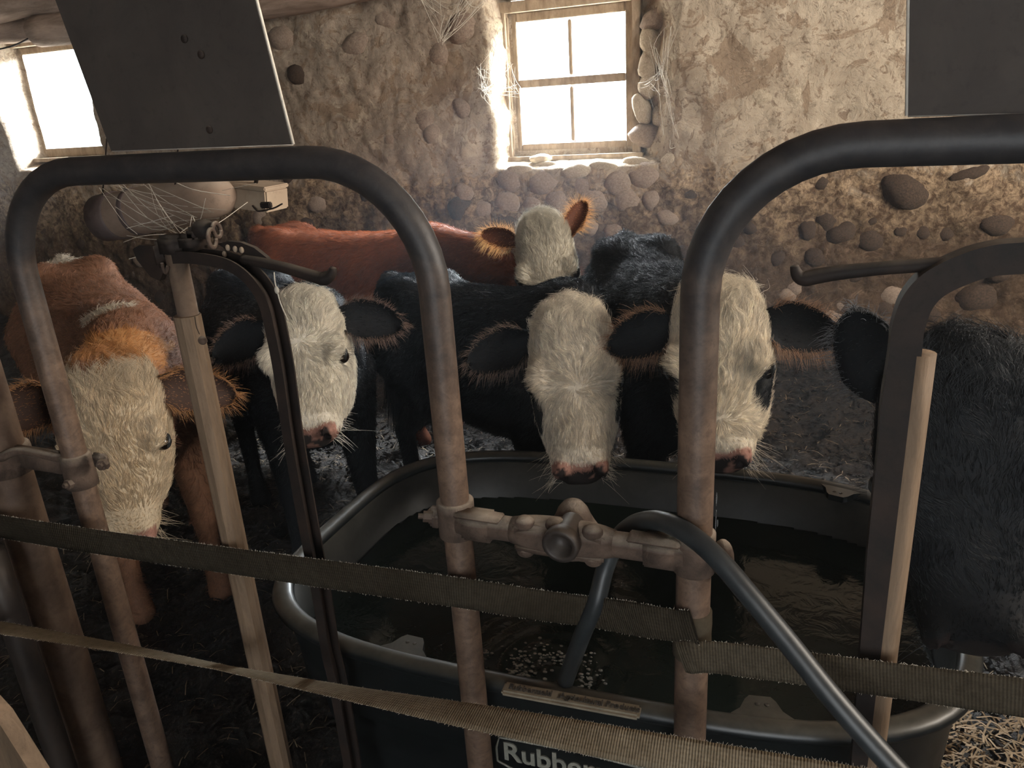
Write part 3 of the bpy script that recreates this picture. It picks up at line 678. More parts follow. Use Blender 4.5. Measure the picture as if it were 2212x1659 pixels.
ck = catmull([on_y(421, 684, YS - .0265), on_y(424, 705, YS - .0265), on_y(431, 722, YS - .0262)], 4)
mesh_obj('crack', *tube_geo(ck, 0.0007, 6), 'iron', liner)
chan = [(380, 566), (408, 565), (442, 567), (495, 577), (529, 595), (555, 622), (574, 658), (587, 712), (604, 802), (625, 950), (659, 1141), (684, 1272), (705, 1402), (720, 1466), (743, 1592), (775, 1780)]
mesh_obj('channel_bar', *channel_geo(px_path(chan, YS, 6), 0.019, 0.032, 0.003, 1.0), 'iron', st1, smooth=False)
# wood strip lining the channel
inner = [np.array(p) for p in px_path([(655, 980), (683, 1140), (710, 1290), (738, 1450), (770, 1640)], YS, 5)]
# bracket at the top: plate, hook and ring
pl = [(286, 538), (300, 530), (350, 532), (352, 590), (345, 607), (325, 598), (296, 562)]
fr_ = [on_y(a, b, YS - .012) for a, b in pl]; bk_ = [p + np.array([0, .012, 0]) for p in fr_]; n_ = len(pl)
mesh_obj('top_plate', np.array(fr_ + bk_), [tuple(range(n_)), tuple(range(n_, 2 * n_))[::-1]] + [(i, i + n_, (i + 1) % n_ + n_, (i + 1) % n_) for i in range(n_)], 'iron', st1, smooth=False)
g = []
for (a, b, w_, h_, dy) in ((375, 530, 70, 58, 0), (415, 522, 60, 44, .006), (428, 505, 44, 40, .012), (352, 548, 26, 70, -.004)):
    c = on_y(a, b, YS + dy); k = 1.02 / 1664; g.append(box_geo(c, (w_ * k, .035, h_ * k), bev=.006))
g.append(ball_geo(on_y(440, 495, YS + .01), (.020, .018, .016)))
mesh_obj('top_bracket', *join(g), 'iron', st1)
def ring_geo(c, R_, r_, nrm, a0=0, a1=2 * math.pi, n=20):
    u, v_, w_ = frame3(nrm, (0.1, 0.2, 1)); return tube_geo(np.array([np.asarray(c) + R_ * (math.cos(a) * v_ + math.sin(a) * w_) for a in np.linspace(a0, a1, n)]), r_, 8)
mesh_obj('ring', *ring_geo(on_y(458, 515, YS - .01), .014, .0035, (1, .35, 0)), 'cast', st1)
mesh_obj('ring', *ring_geo(on_y(468, 497, YS + .01), .011, .0035, (1, .2, .1)), 'cast', st1)
mesh_obj('hook', *tube_geo(catmull([on_y(350, 568, YS - .02), on_y(353, 580, YS - .022), on_y(358, 590, YS - .02), on_y(363, 575, YS - .02)], 4), .003, 8), 'cast', st1)
# latch arm: hooded cam plate and lever with upturned hook
cam_px = [(470, 527), (492, 521), (520, 524), (548, 535), (575, 556), (592, 580), (575, 578), (548, 560), (520, 546), (490, 540)]
fr_ = [on_y(a, b, YS + .012) for a, b in cam_px]; bk_ = [p + np.array([0, .008, 0]) for p in fr_]; n_ = len(cam_px)
mesh_obj('cam_plate', np.array(fr_ + bk_), [tuple(range(n_)), tuple(range(n_, 2 * n_))[::-1]] + [(i, i + n_, (i + 1) % n_ + n_, (i + 1) % n_) for i in range(n_)], 'iron', st1, smooth=False)
for a, b in ((492, 535), (508, 538), (522, 540), (485, 549)): mesh_obj('rivet', *ball_geo(on_y(a, b, YS + .009), (.0042, .003, .0052)), 'card', st1)
lev = px_path([(525, 560), (560, 566), (610, 577), (655, 590), (688, 600), (700, 602), (712, 596), (718, 586), (719, 578)], YS + .01, 5)
mesh_obj('latch_lever', *tube_geo(lev, [.0085, .0085, .009, .0095, .010, .011, .009, .007, .005], 10), 'iron', st1)
mesh_obj('string', *tube_geo(px_path([(592, 588), (594, 610), (598, 625), (606, 655), (622, 692)], YS - .02, 5), .0011, 6), 'web', st1)
mesh_obj('knot', *ball_geo(on_y(598, 627, YS - .02), (.004, .003, .006)), 'web', st1)

CH2 = 1.0
st2 = thing('cow_stanchion', 'iron neck stanchion with long level latch lever and round wooden liner, by the black cow', 'stanchion', (0.12, YS, 0), 'hinged neck stanchions')
chan2 = [(2420, 508), (2300, 512), (2212, 518), (2138, 525), (2065, 547), (1991, 586), (1947, 636), (1925, 700), (1918, 762), (1901, 873), (1895, 960), (1885, 1057), (1873, 1180), (1855, 1417), (1838, 1640), (1825, 1800)]
mesh_obj('channel_bar', *channel_geo(px_path(chan2, YS, 6), 0.034, 0.030, 0.003, CH2), 'iron', st2, smooth=False)
tp = on_y(1990, 762, YS); mesh_obj('wood_liner', *tube_geo(np.array([(tp[0] + (0.124 - tp[0]) * s, YS, tp[2] + (.10 - tp[2]) * s) for s in np.linspace(0, 1, 16)]), 0.0165, 14), 'wood', st2)
mesh_obj('latch_lever', *tube_geo(px_path([(2120, 562), (2060, 568), (1980, 574), (1900, 580), (1820, 588), (1768, 596), (1740, 602), (1726, 598), (1719, 586), (1716, 574)], YS + .006, 5), [.008, .008, .008, .008, .009, .0095, .0095, .008, .0065, .005], 10), 'iron', st2)

# straps: flattened woven hose
def strap(name, ctr, half, rolls, label, mat='webbing', th=0.004):
    """ctr: centre line points, half: half widths, rolls: angle of the width direction from vertical about the run."""
    n = 14; path = catmull(ctr, n); m_ = len(path); k = np.linspace(0, 1, m_)
    hw = np.interp(k, np.linspace(0, 1, len(half)), half); rl = np.interp(k, np.linspace(0, 1, len(rolls)), rolls)
    T = np.gradient(path, axis=0); T /= np.linalg.norm(T, axis=1)[:, None]
    seg = np.concatenate([[0], np.cumsum(np.linalg.norm(np.diff(path, axis=0), axis=1))])
    nw = 6; V = []; UV = []; r_ = np.random.default_rng(3)
    for i in range(m_):
        s = np.cross(T[i], (0, 0, 1.0)); s /= np.linalg.norm(s); u = np.cross(s, T[i])
        wd = math.cos(rl[i]) * u + math.sin(rl[i]) * s; nm_ = np.cross(wd, T[i])
        for j in range(nw + 1):
            a = -1 + 2 * j / nw; e = (1 - abs(a) ** 4) * th / 2 + 0.0006
            V.append(path[i] + wd * a * hw[i] + nm_ * e); UV.append((seg[i], a * hw[i]))
        for j in range(nw + 1):
            a = 1 - 2 * j / nw; e = (1 - abs(a) ** 4) * th / 2 + 0.0006
            V.append(path[i] + wd * a * hw[i] - nm_ * e); UV.append((seg[i], a * hw[i]))
    k2 = 2 * (nw + 1); Fc = [(i * k2 + j, i * k2 + (j + 1) % k2, (i + 1) * k2 + (j + 1) % k2, (i + 1) * k2 + j) for i in range(m_ - 1) for j in range(k2)]
    o = mesh_obj(name, np.array(V), Fc, mat); me = o.data; uv = me.uv_layers.new(name='UVMap')
    li = np.zeros(len(me.loops), int); me.loops.foreach_get('vertex_index', li); uv.data.foreach_set('uv', np.array(UV)[li].ravel())
    tag(o, label, 'strap', 'woven straps across the stall front')
    # frayed threads along the upper edge
    g = []
    fr_ = []
    for i in range(m_ - 1):
        L = seg[i + 1] - seg[i]; q_ = int(L / 0.0016)
        for j in range(q_):
            t_ = (j + r_.random()) / q_; p = path[i] * (1 - t_) + path[i + 1] * t_
            s = np.cross(T[i], (0, 0, 1.0)); s /= np.linalg.norm(s); u = np.cross(s, T[i]); wd = math.cos(rl[i]) * u + math.sin(rl[i]) * s
            sg = 1 if r_.random() < .6 else -1
            fr_.append((p + sg * wd * hw[i], p + sg * wd * (hw[i] + r_.uniform(.001, .0028)) + T[i] * r_.normal() * .0015 + s * r_.normal() * .001))
    return o, fr_
def threads(o, fr_, r0=0.00035):
    A = np.array([a for a, b in fr_]); B = np.array([b for a, b in fr_]); hc = bpy.data.hair_curves.new('fray'); hc.add_curves([2] * len(A))
    P = np.stack([A, B], 1).reshape(-1, 3).astype(np.float32); hc.attributes['position'].data.foreach_set('vector', P.ravel())
    ra = hc.attributes.new('radius', 'FLOAT', 'POINT'); ra.data.foreach_set('value', np.tile([r0, r0 * .6], len(A)).astype(np.float32))
    hc.materials.append(M['web']); t_ = bpy.data.objects.new('fray', hc); link(t_, o); t_['kind'] = 'stuff'
ys = FY0 - 0.036
c1 = [on_y(-160, 1106, .885), on_y(0, 1137, .893), on_y(110, 1155, .897), on_y(260, 1178, ys - .01), on_y(600, 1226, ys), on_y(960, 1276, ys - .002), on_y(1150, 1305, ys + .03), on_y(1290, 1324, FY0 + .012), on_y(1400, 1342, FY0 - .02), on_y(1462, 1352, FY0 - .028), on_y(1500, 1356, FY0 - .036)]
o, fr_ = strap('webbing_strap', c1, [.029, .029, .0295, .0295, .029, .029, .028, .0265], [0.05, .05, .02, 0, 0], 'flat dark woven strap running from the first loop to the wrapped post', 'webbing_dark'); threads(o, fr_)
c2_ = [on_y(1470, 1418, FY0 - .030), on_y(1500, 1420, FY0 - .036), on_y(1560, 1422, FY0 - .03), on_y(1750, 1446, ys + .005), on_y(1960, 1474, ys), on_y(2212, 1508, ys - .01), on_y(2400, 1534, ys - .01)]
o, fr_ = strap('webbing_strap', c2_, [.026, .028, .0285, .0285, .029, .031, .032], [0, .04, .08], 'flat brown woven strap leading away from the wrapped post behind the hose', 'webbing_brown'); threads(o, fr_)
yl = 0.87
c3 = [on_y(-150, 1330, .785), on_y(0, 1356, .79), on_y(250, 1398, .83), on_y(480, 1442, yl), on_y(760, 1498, yl), on_y(1100, 1562, yl - .01), on_y(1480, 1634, yl - .02), on_y(1850, 1700, yl - .03), on_y(2100, 1745, yl - .03)]
o, fr_ = strap('webbing_strap', c3, [.024] * 9, [-1.8, -1.85, -2.0, -2.15, -1.85, -1.35, -.9, -.75, -.75], 'twisted woven strap lit pale along the lower stall front, lowest of the straps'); threads(o, fr_)

# hose draped over the crossbar into the tank
hp = [on_y(2010, 1740, .80), on_y(1915, 1640, .82), on_y(1800, 1510, .84), on_y(1700, 1385, .865), on_y(1620, 1288, .885), on_y(1555, 1212, .905), on_y(1500, 1162, .925), on_y(1448, 1132, .95), on_y(1408, 1124, .98), on_y(1368, 1134, 1.005),
      on_y(1335, 1165, 1.012), on_y(1308, 1225, 1.005), on_y(1288, 1300, .985), on_y(1262, 1360, .99), on_y(1238, 1425, 1.03), on_y(1216, 1490, 1.085), on_y(1205, 1530, 1.10)]
ho = mesh_obj('water_hose', *tube_geo(catmull(hp, 8), 0.0145, 18), 'hose'); tag(ho, 'black rubber hose draped over the crossbar down into the tank', 'hose')

# hanging boards
def board_geo(pts, y, th, back=0.0):
    fr_ = [on_y(a, b, y + (back if i in (0, 1) else 0)) for i, (a, b) in enumerate(pts)]; bk_ = [p + np.array([0, th, 0]) for p in fr_]
    return np.array(fr_ + bk_), [(3, 2, 1, 0), (4, 5, 6, 7), (0, 1, 5, 4), (1, 2, 6, 5), (2, 3, 7, 6), (3, 0, 4, 7)]
def hang_board(pts, y, label, wall_px=None):
    v, f = board_geo(pts, y, 0.006); t = thing('hanging_board', label, 'board', tuple(v[3]), 'boards hanging over the pipe loops'); mesh_obj('panel', v, f, 'board', t, smooth=False)
    e = np.array([v[1], v[2]]); mesh_obj('edge_strip', *tube_geo(np.array([v[1] + [0.001, .003, 0], v[2] + [0.001, .003, 0]]) if pts[0][0] < 1000 else np.array([v[0] + [-0.001, .003, 0], v[3] + [-0.001, .003, 0]]), 0.0022, 8), 'boardedge', t)
    mesh_obj('edge_strip', *tube_geo(np.array([v[2] + [0, .003, 0], v[3] + [0, .003, 0]]), 0.0016, 8), 'boardedge', t)
    return t
hb1 = hang_board([(60, -160), (520, -120), (630, 312), (240, 326)], FY0 + .004, 'dark dusty rectangular board hanging over the loop, tilted before the side window')
for a, b in ((452, 280), (398, 84), (434, 118)):
    mesh_obj('bolt_head', *ball_geo(on_y(a, b, FY0 + .002), (.006, .003, .006)), 'iron', hb1)
hang_board([(1968, -150), (2460, -170), (2460, 238), (1962, 250)], FY0 + .004, 'dark upright board hanging over the second loop with a pale thin edge')

# dusty canister and box behind the first loop
yc = 1.22
ca = on_y(232, 470, yc); cb = on_y(430, 430, yc)
dirc = (cb - ca); dirc[2] *= 1.0
can = thing('dusty_canister', 'dust covered brown cylinder with dark end cap, hanging behind the first loop', 'canister', tuple(ca))
L_ = np.linalg.norm(dirc); R_ = 0.047
mesh_obj('body', *lathe_geo([(.03, R_ * .96), (.04, R_), (.09, R_), (.11, R_), (.20, R_), (.27, R_ * .98), (.32, R_ * .75), (.34, R_ * .3)], ca, dirc, 28), 'canister', can)
mesh_obj('end_cap', *lathe_geo([(-.028, R_ * .35), (-.026, R_ * .7), (-.014, R_ * .8), (-.010, R_ * 1.03), (.036, R_ * 1.06), (.040, R_)], ca, dirc, 28), 'canister_dark', can)
mesh_obj('band', *lathe_geo([(.083, R_), (.084, R_ * 1.03), (.096, R_ * 1.03), (.097, R_)], ca, dirc, 28), 'canister_dark', can)
for a in (200, 355): mesh_obj('hanging_wire', *tube_geo(np.array([on_y(a + 20, 440, yc), on_y(a + 35, 250, yc - .12)]), .0015, 6), 'iron', can)
bc = on_y(552, 425, yc + .05)
rt = np.array(Matrix.Rotation(0.12, 3, 'Y'))
boxo = thing('small_box', 'small tan box with bent wire clip, behind the first loop beside the canister', 'box', tuple(bc))
mesh_obj('body', *box_geo(bc, (.105, .07, .042), rot=rt, bev=.003), 'card', boxo, smooth=False)
mesh_obj('lid', *box_geo(bc + [.0, 0, .024], (.112, .076, .008), rot=rt, bev=.002), 'card', boxo, smooth=False)
mesh_obj('clip', *tube_geo(px_path([(545, 444), (552, 452), (560, 456), (590, 450), (610, 440)], yc + .01, 4), .0016, 6), 'iron', boxo)
mesh_obj('latch', *box_geo(on_y(575, 443, yc + .01), (.024, .01, .012), bev=.002), 'iron', boxo, smooth=False)
mesh_obj('arm', *tube_geo(np.array([on_y(552, 400, yc + .05), on_y(560, 350, yc + .0)]), .004, 8), 'iron', boxo)

# flat white stone lying on the sill
so = on_y(1166, 343, W + .12)
V = np.array([v.co[:] for v in SM[2].vertices]); 
tag(mesh_obj('sill_stone', V * np.array([.075, .05, .030]) + so, [tuple(p.vertices) for p in SM[2].polygons], 'stone_white'), 'flat pale stone lying on the stone window sill', 'stone')

# cobwebs
def cobweb(anchors, hub, label, seed, n=26, y=None, r0=0.0007):
    r_ = np.random.default_rng(seed); g = []
    A = [np.asarray(a) for a in anchors]
    for i in range(n):
        a = A[r_.integers(len(A))] + r_.normal(size=3) * .02; b = (A[r_.integers(len(A))] if r_.random() < .45 else np.asarray(hub)) + r_.normal(size=3) * .012
        mid = (a + b) / 2 + np.array([0, 0, -.02 * r_.random()]) + r_.normal(size=3) * .006
        g.append(tube_geo(catmull([a, mid, b], 4), r0 * r_.uniform(.6, 1.7), 5, cap=False))
    return tag(mesh_obj('cobweb', *join(g), 'web'), label, 'cobweb')
cobweb([on_y(905, -10, 3.9), on_y(945, -5, 3.95), on_y(1000, -8, 3.9), on_y(1030, 0, 4.0), on_y(960, 30, 3.9), on_y(985, 30, 3.95)], on_y(955, 88, 3.9), 'dusty hanging cobweb above the herd, beside the window top', 3, 40, r0=.0010)
cobweb([on_y(1060, 100, 4.55), on_y(1075, 170, 4.6), on_y(1050, 210, 4.5), on_y(1105, 140, 4.7), on_y(1085, 240, 4.6), on_y(1035, 150, 4.5), on_y(1118, 200, 4.75)], on_y(1040, 190, 4.45), 'matted cobweb on the window reveal next to the peeling frame', 4, 44, r0=.0008)
cobweb([on_y(330, 398, 1.15), on_y(300, 500, 1.15), on_y(420, 490, 1.02), on_y(290, 540, .99), on_y(460, 480, 1.0), on_y(240, 390, 1.15), on_y(520, 430, 1.2)], on_y(400, 505, 1.02), 'dusty cobweb strung between canister and stanchion bracket', 5, 30, r0=.00045)
cobweb([on_y(1410, 100, 4.7), on_y(1450, 60, 4.5), on_y(1440, 200, 4.55), on_y(1400, 180, 4.7), on_y(1460, 300, 4.5), on_y(1425, 290, 4.6)], on_y(1430, 160, 4.55), 'ragged cobweb on the rough stones of the window reveal near the second loop', 6, 40, r0=.0008)

# thin dust haze hanging in the barn air
def haze():
    mt = bpy.data.materials.new('dusty_air'); mt.use_nodes = True; nt = mt.node_tree; nt.nodes.remove(nt.nodes['Principled BSDF'])
    v_ = nt.nodes.new('ShaderNodeVolumeScatter'); v_.inputs['Density'].default_value = 0.010; v_.inputs['Anisotropy'].default_value = 0.55; v_.inputs['Color'].default_value = (0.80, 0.90, 1.0, 1)
    nt.links.new(v_.outputs[0], nt.nodes['Material Output'].inputs['Volume']); return mt
M['haze'] = haze()
tag(mesh_obj('haze', *box_geo((-3.0, 0.90, 1.38), (10.4, 6.75, 2.46)), 'haze', smooth=False), kind='stuff')

# ================================================================== STOCK TANK
TC = np.array([-0.41, 1.530]); TA, TB, TZ = 0.742, 0.490, 0.63; TE = 3.7; TS = 0.040
def oval(a, b, z, n=120, e=3.7, ph=0.0):
    t = np.linspace(0, 2 * math.pi, n, endpoint=False) + ph; c, s = np.cos(t), np.sin(t)
    k = (np.abs(c) ** e + np.abs(s) ** e) ** (-1 / e)
    return np.stack([TC[0] + a * c * k, TC[1] + b * s * k + TS * a * c * k, np.full(n, z)], -1)
def rings(specs, n=120, close=True):
    V = np.concatenate([oval(a, b, z, n) for a, b, z in specs]); Fc = []
    for i in range(len(specs) - 1):
        for k in range(n): Fc.append((i * n + k, i * n + (k + 1) % n, (i + 1) * n + (k + 1) % n, (i + 1) * n + k))
    return V, Fc
tank = thing('stock_tank', 'black oval plastic stock tank full of water with rounded rim and moulded lettering', 'water tank', (TC[0], TC[1], 0))
o_ = []
for dz, ins in ((-.004, .115), (.02, .11), (.30, .06), (.40, .052), (.42, .030), (.50, .026), (.60, .012), (.618, .004)): o_.append((TA - ins, TB - ins, dz))
for dz, ins in ((.60, .030), (.40, .075), (.06, .13)): o_.append((TA - ins, TB - ins, dz))
v, f = rings(o_); n0 = (len(o_) - 1) * 120; f.append(tuple(range(n0, n0 + 120))[::-1]); f.append(tuple(range(0, 120)))
mesh_obj('shell', v, f, 'rubber', tank)
rv = []; ns = 14
for k in range(ns):
    a = 2 * math.pi * k / ns; rv.append((TA - .014 + .021 * math.cos(a), TB - .014 + .021 * math.cos(a), TZ - .012 + .017 * math.sin(a)))
v, f = rings(rv); n1 = (ns - 1) * 120
for k in range(120): f.append((n1 + k, n1 + (k + 1) % 120, (k + 1) % 120, k))
mesh_obj('rim', v, f, 'rubber', tank)
WZ = 0.50
wx = np.arange(-TA, TA, .012); wy = np.arange(-TB, TB, .012); WX, WY2 = np.meshgrid(wx, wy, indexing='ij')
ins = ((np.abs(WX) / (TA - .05)) ** TE + (np.abs(WY2) / (TB - .05)) ** TE) < 1
PX, PY = WX + TC[0], WY2 + TC[1] + TS * WX
hb = on_z(1195, 1440, WZ); dd = np.hypot(PX - hb[0], PY - hb[1]); ripple = 0.004 * np.sin(dd * 120) * np.exp(-dd * 9) + (fbm(np.stack([PX, PY, PX * 0], -1) * 24, 3, 5) - .5) * .012 * np.exp(-(dd / .14) ** 2)
iw = np.arange(PX.size).reshape(PX.shape); qw = np.stack([iw[:-1, :-1], iw[1:, :-1], iw[1:, 1:], iw[:-1, 1:]], -1); kw = ins[:-1, :-1] & ins[1:, 1:] & ins[1:, :-1] & ins[:-1, 1:]
wat = mesh_obj('water', np.stack([PX, PY, WZ + ripple], -1).reshape(-1, 3), qw[kw].reshape(-1, 4), 'water', tank)
g = []; r_ = np.random.default_rng(12)
for (a, b, sx, sy, n) in ((1180, 1420, 40, 14, 90), (1130, 1455, 22, 26, 90), (1270, 1470, 14, 26, 60), (1055, 1410, 8, 3, 8), (1170, 1490, 20, 8, 30)):
    for k in range(n):
        p = on_z(a + r_.normal() * sx, b + r_.normal() * sy, WZ + .002); rr = r_.uniform(.0012, .0042); g.append(ball_geo(p, (rr * 1.3, rr, rr * .6), 8, 5))
o = mesh_obj('bubbles', *join(g), 'bubble', tank); o['kind'] = 'stuff'
# lugs: wedge shaped ears on the rim with two holes
def lug(x, front=True, s=1.0):
    t = np.linspace(0, 2 * math.pi, 721); c, sn = np.cos(t), np.sin(t); k = (np.abs(c) ** TE + np.abs(sn) ** TE) ** (-1 / TE)
    ox, oy = TC[0] + (TA - .035) * c * k, TC[1] + (TB - .035) * sn * k + TS * (TA - .035) * c * k
    sel = np.where((oy < TC[1]) if front else (oy > TC[1]))[0]; i = sel[np.argmin(np.abs(ox[sel] - x))]
    cpt = np.array([ox[i], oy[i], TZ - .002]); j = (i + 3) % 721; u = np.array([ox[j] - ox[i - 3], oy[j] - oy[i - 3], 0]); u /= np.linalg.norm(u); w_ = np.array([TC[0], TC[1], 0]) - np.array([cpt[0], cpt[1], 0]); w_ -= u * (w_ @ u); w_ /= np.linalg.norm(w_)
    prof = [(-.055, -.01), (-.035, .008), (-.026, .030), (-.018, .040), (.018, .040), (.026, .030), (.035, .008), (.055, -.01)]
    up = [cpt + u * a * s + w_ * b * s + np.array([0, 0, .004]) for a, b in prof]; dn = [p - np.array([0, 0, .016]) for p in up]; n = len(prof)
    Fc = [tuple(range(n)), tuple(range(n, 2 * n))[::-1]] + [(q_, q_ + n, (q_ + 1) % n + n, (q_ + 1) % n) for q_ in range(n)]
    l_ = mesh_obj('lug', np.array(up + dn), Fc, 'rubber', tank, smooth=False)
    for a in (-.006, .010): mesh_obj('hole', *lathe_geo([(0, .0042), (.001, .0035)], cpt + u * a + w_ * .020 + [0, 0, .0042], (0, 0, 1), 10), 'lettersdark', l_)
lug(on_z(850, 1440, TZ)[0]); lug(on_z(1640, 1580, TZ)[0]); lug(on_z(1815, 1055, TZ)[0], False)
# raised rim plate with lettering and the big moulded mark on the front
pa = on_z(1085, 1487, TZ + .006); pb = on_z(1382, 1541, TZ + .006)
ux = pb - pa; Lp = np.linalg.norm(ux); ux /= Lp; angz = math.atan2(ux[1], ux[0])
rp = mesh_obj('rim_plate', *box_geo((pa + pb) / 2 + [0, 0.004, -.003], (Lp, .030, .012), rot=Matrix.Rotation(angz, 3, 'Z'), bev=.004), 'rimplate', tank, smooth=False)
def text(s, loc, size, rot, mat, parent, ext=.0012, sx=1.0, off=0.0, nm='lettering'):
    c = bpy.data.curves.new(nm, 'FONT'); c.body = s; c.size = size; c.extrude = ext; c.offset = off; c.materials.append(M[mat]); c.resolution_u = 3
    o = bpy.data.objects.new(nm, c); link(o, parent); o.location = np.asarray(loc) - np.array(parent.location if parent.parent is None else np.array(parent.location) + np.array(parent.parent.location)); o.rotation_euler = rot; o.scale = (sx, 1, 1)
    bpy.context.view_layer.update(); me = bpy.data.meshes.new_from_object(o.evaluated_get(bpy.context.evaluated_depsgraph_get())); me.name = nm
    q_ = bpy.data.objects.new(nm, me); q_.location = o.location; q_.rotation_euler = o.rotation_euler; bpy.data.objects.remove(o); q_.parent = parent; C.objects.link(q_); q_.name = nm; return q_
text('Rubbermaid   Agricultural Products', pa + ux * .012 + np.array([0, -.002, .0042]), .0165, (0.15, 0, angz), 'lettersdark', rp, ext=.001, sx=1.0, off=.0003)
# front mark: framed name
def front_y(x, z):                                     # outer face of the shell
    ins_ = np.interp(z, [.30, .42, .50, .60], [.06, .030, .026, .012]); a, b = TA - ins_, TB - ins_
    return TC[1] + TS * (x - TC[0]) - b * (1 - (abs(x - TC[0]) / a) ** TE) ** (1 / TE)
zt = .535
la = np.array([on_y(1062, 1595, 1.06)[0], 0, 0]); 
x0m = on_y(1078, 1600, 1.075)[0]
ym = front_y(x0m + .1, .50) - .001; ym2 = front_y(x0m + .30, .50) - .001
am = math.atan2(ym2 - ym, .20)
ztx = on_y(1090, 1640, ym)[2]
text('Rubbermaid', (x0m + .012, front_y(x0m + .1, .5) - .003, ztx + .004), .062, (math.pi / 2, 0, am), 'letters', tank, ext=.0015, sx=1.0, off=.0012, nm='name_mark')
fpts = [(x0m, ztx + .030), (x0m + .008, ztx + .058), (x0m + .17, ztx + .064), (x0m + .36, ztx + .052), (x0m + .36, ztx - .012), (x0m + .17, ztx - .024), (x0m + .03, ztx - .016), (x0m, ztx - .004), (x0m, ztx + .030)]
mesh_obj('name_frame', *tube_geo(np.array([(a, front_y(a, .5) - .001, b) for a, b in fpts]), .0026, 6, cap=False), 'letters', tank)

# ================================================================== CATTLE
def surface_nets(Fg, org, h):
    s = Fg < 0; nx_, ny_, nz_ = Fg.shape
    cnt = np.zeros((nx_ - 1, ny_ - 1, nz_ - 1), np.int8)
    for dx in (0, 1):
        for dy in (0, 1):
            for dz in (0, 1): cnt += s[dx:nx_ - 1 + dx, dy:ny_ - 1 + dy, dz:nz_ - 1 + dz]
    act = np.argwhere((cnt > 0) & (cnt < 8)); I = np.full(cnt.shape, -1, np.int64); I[tuple(act.T)] = np.arange(len(act))
    P = np.zeros((len(act), 3)); n = np.zeros(len(act))
    cs = [(0, 0, 0), (1, 0, 0), (0, 1, 0), (1, 1, 0), (0, 0, 1), (1, 0, 1), (0, 1, 1), (1, 1, 1)]
    val = [Fg[tuple((act + c).T)] for c in cs]
    for a in range(8):
        for b in range(a + 1, 8):
            if sum(abs(cs[a][k] - cs[b][k]) for k in range(3)) != 1: continue
            va, vb = val[a], val[b]; m_ = (va < 0) != (vb < 0); t = np.where(m_, va / np.where(m_, va - vb, 1), 0)
            P += (m_[:, None]) * (np.array(cs[a]) + t[:, None] * (np.array(cs[b]) - np.array(cs[a]))); n += m_
    V = (act + P / n[:, None]) * h + org; Q = []
    for ax_ in range(3):
        d = [0, 0, 0]; d[ax_] = 1; sl0 = tuple(slice(0, -1) if k == ax_ else slice(1, -1) for k in range(3)); sl1 = tuple(slice(1, None) if k == ax_ else slice(1, -1) for k in range(3))
        a, b = s[sl0], s[sl1]; e = np.argwhere(a != b); inside = a[tuple(e.T)]
        e = e + np.array([0 if k == ax_ else 1 for k in range(3)]); o1, o2 = [k for k in range(3) if k != ax_]
        def cell(u1, u2):
            c = e.copy(); c[:, o1] -= u1; c[:, o2] -= u2; return I[tuple(c.T)]
        qd = np.stack([cell(1, 1), cell(0, 1), cell(0, 0), cell(1, 0)], -1)
        flip = inside if ax_ != 1 else ~inside
        qd[~flip] = qd[~flip][:, ::-1]; Q.append(qd)
    return V, np.concatenate(Q)

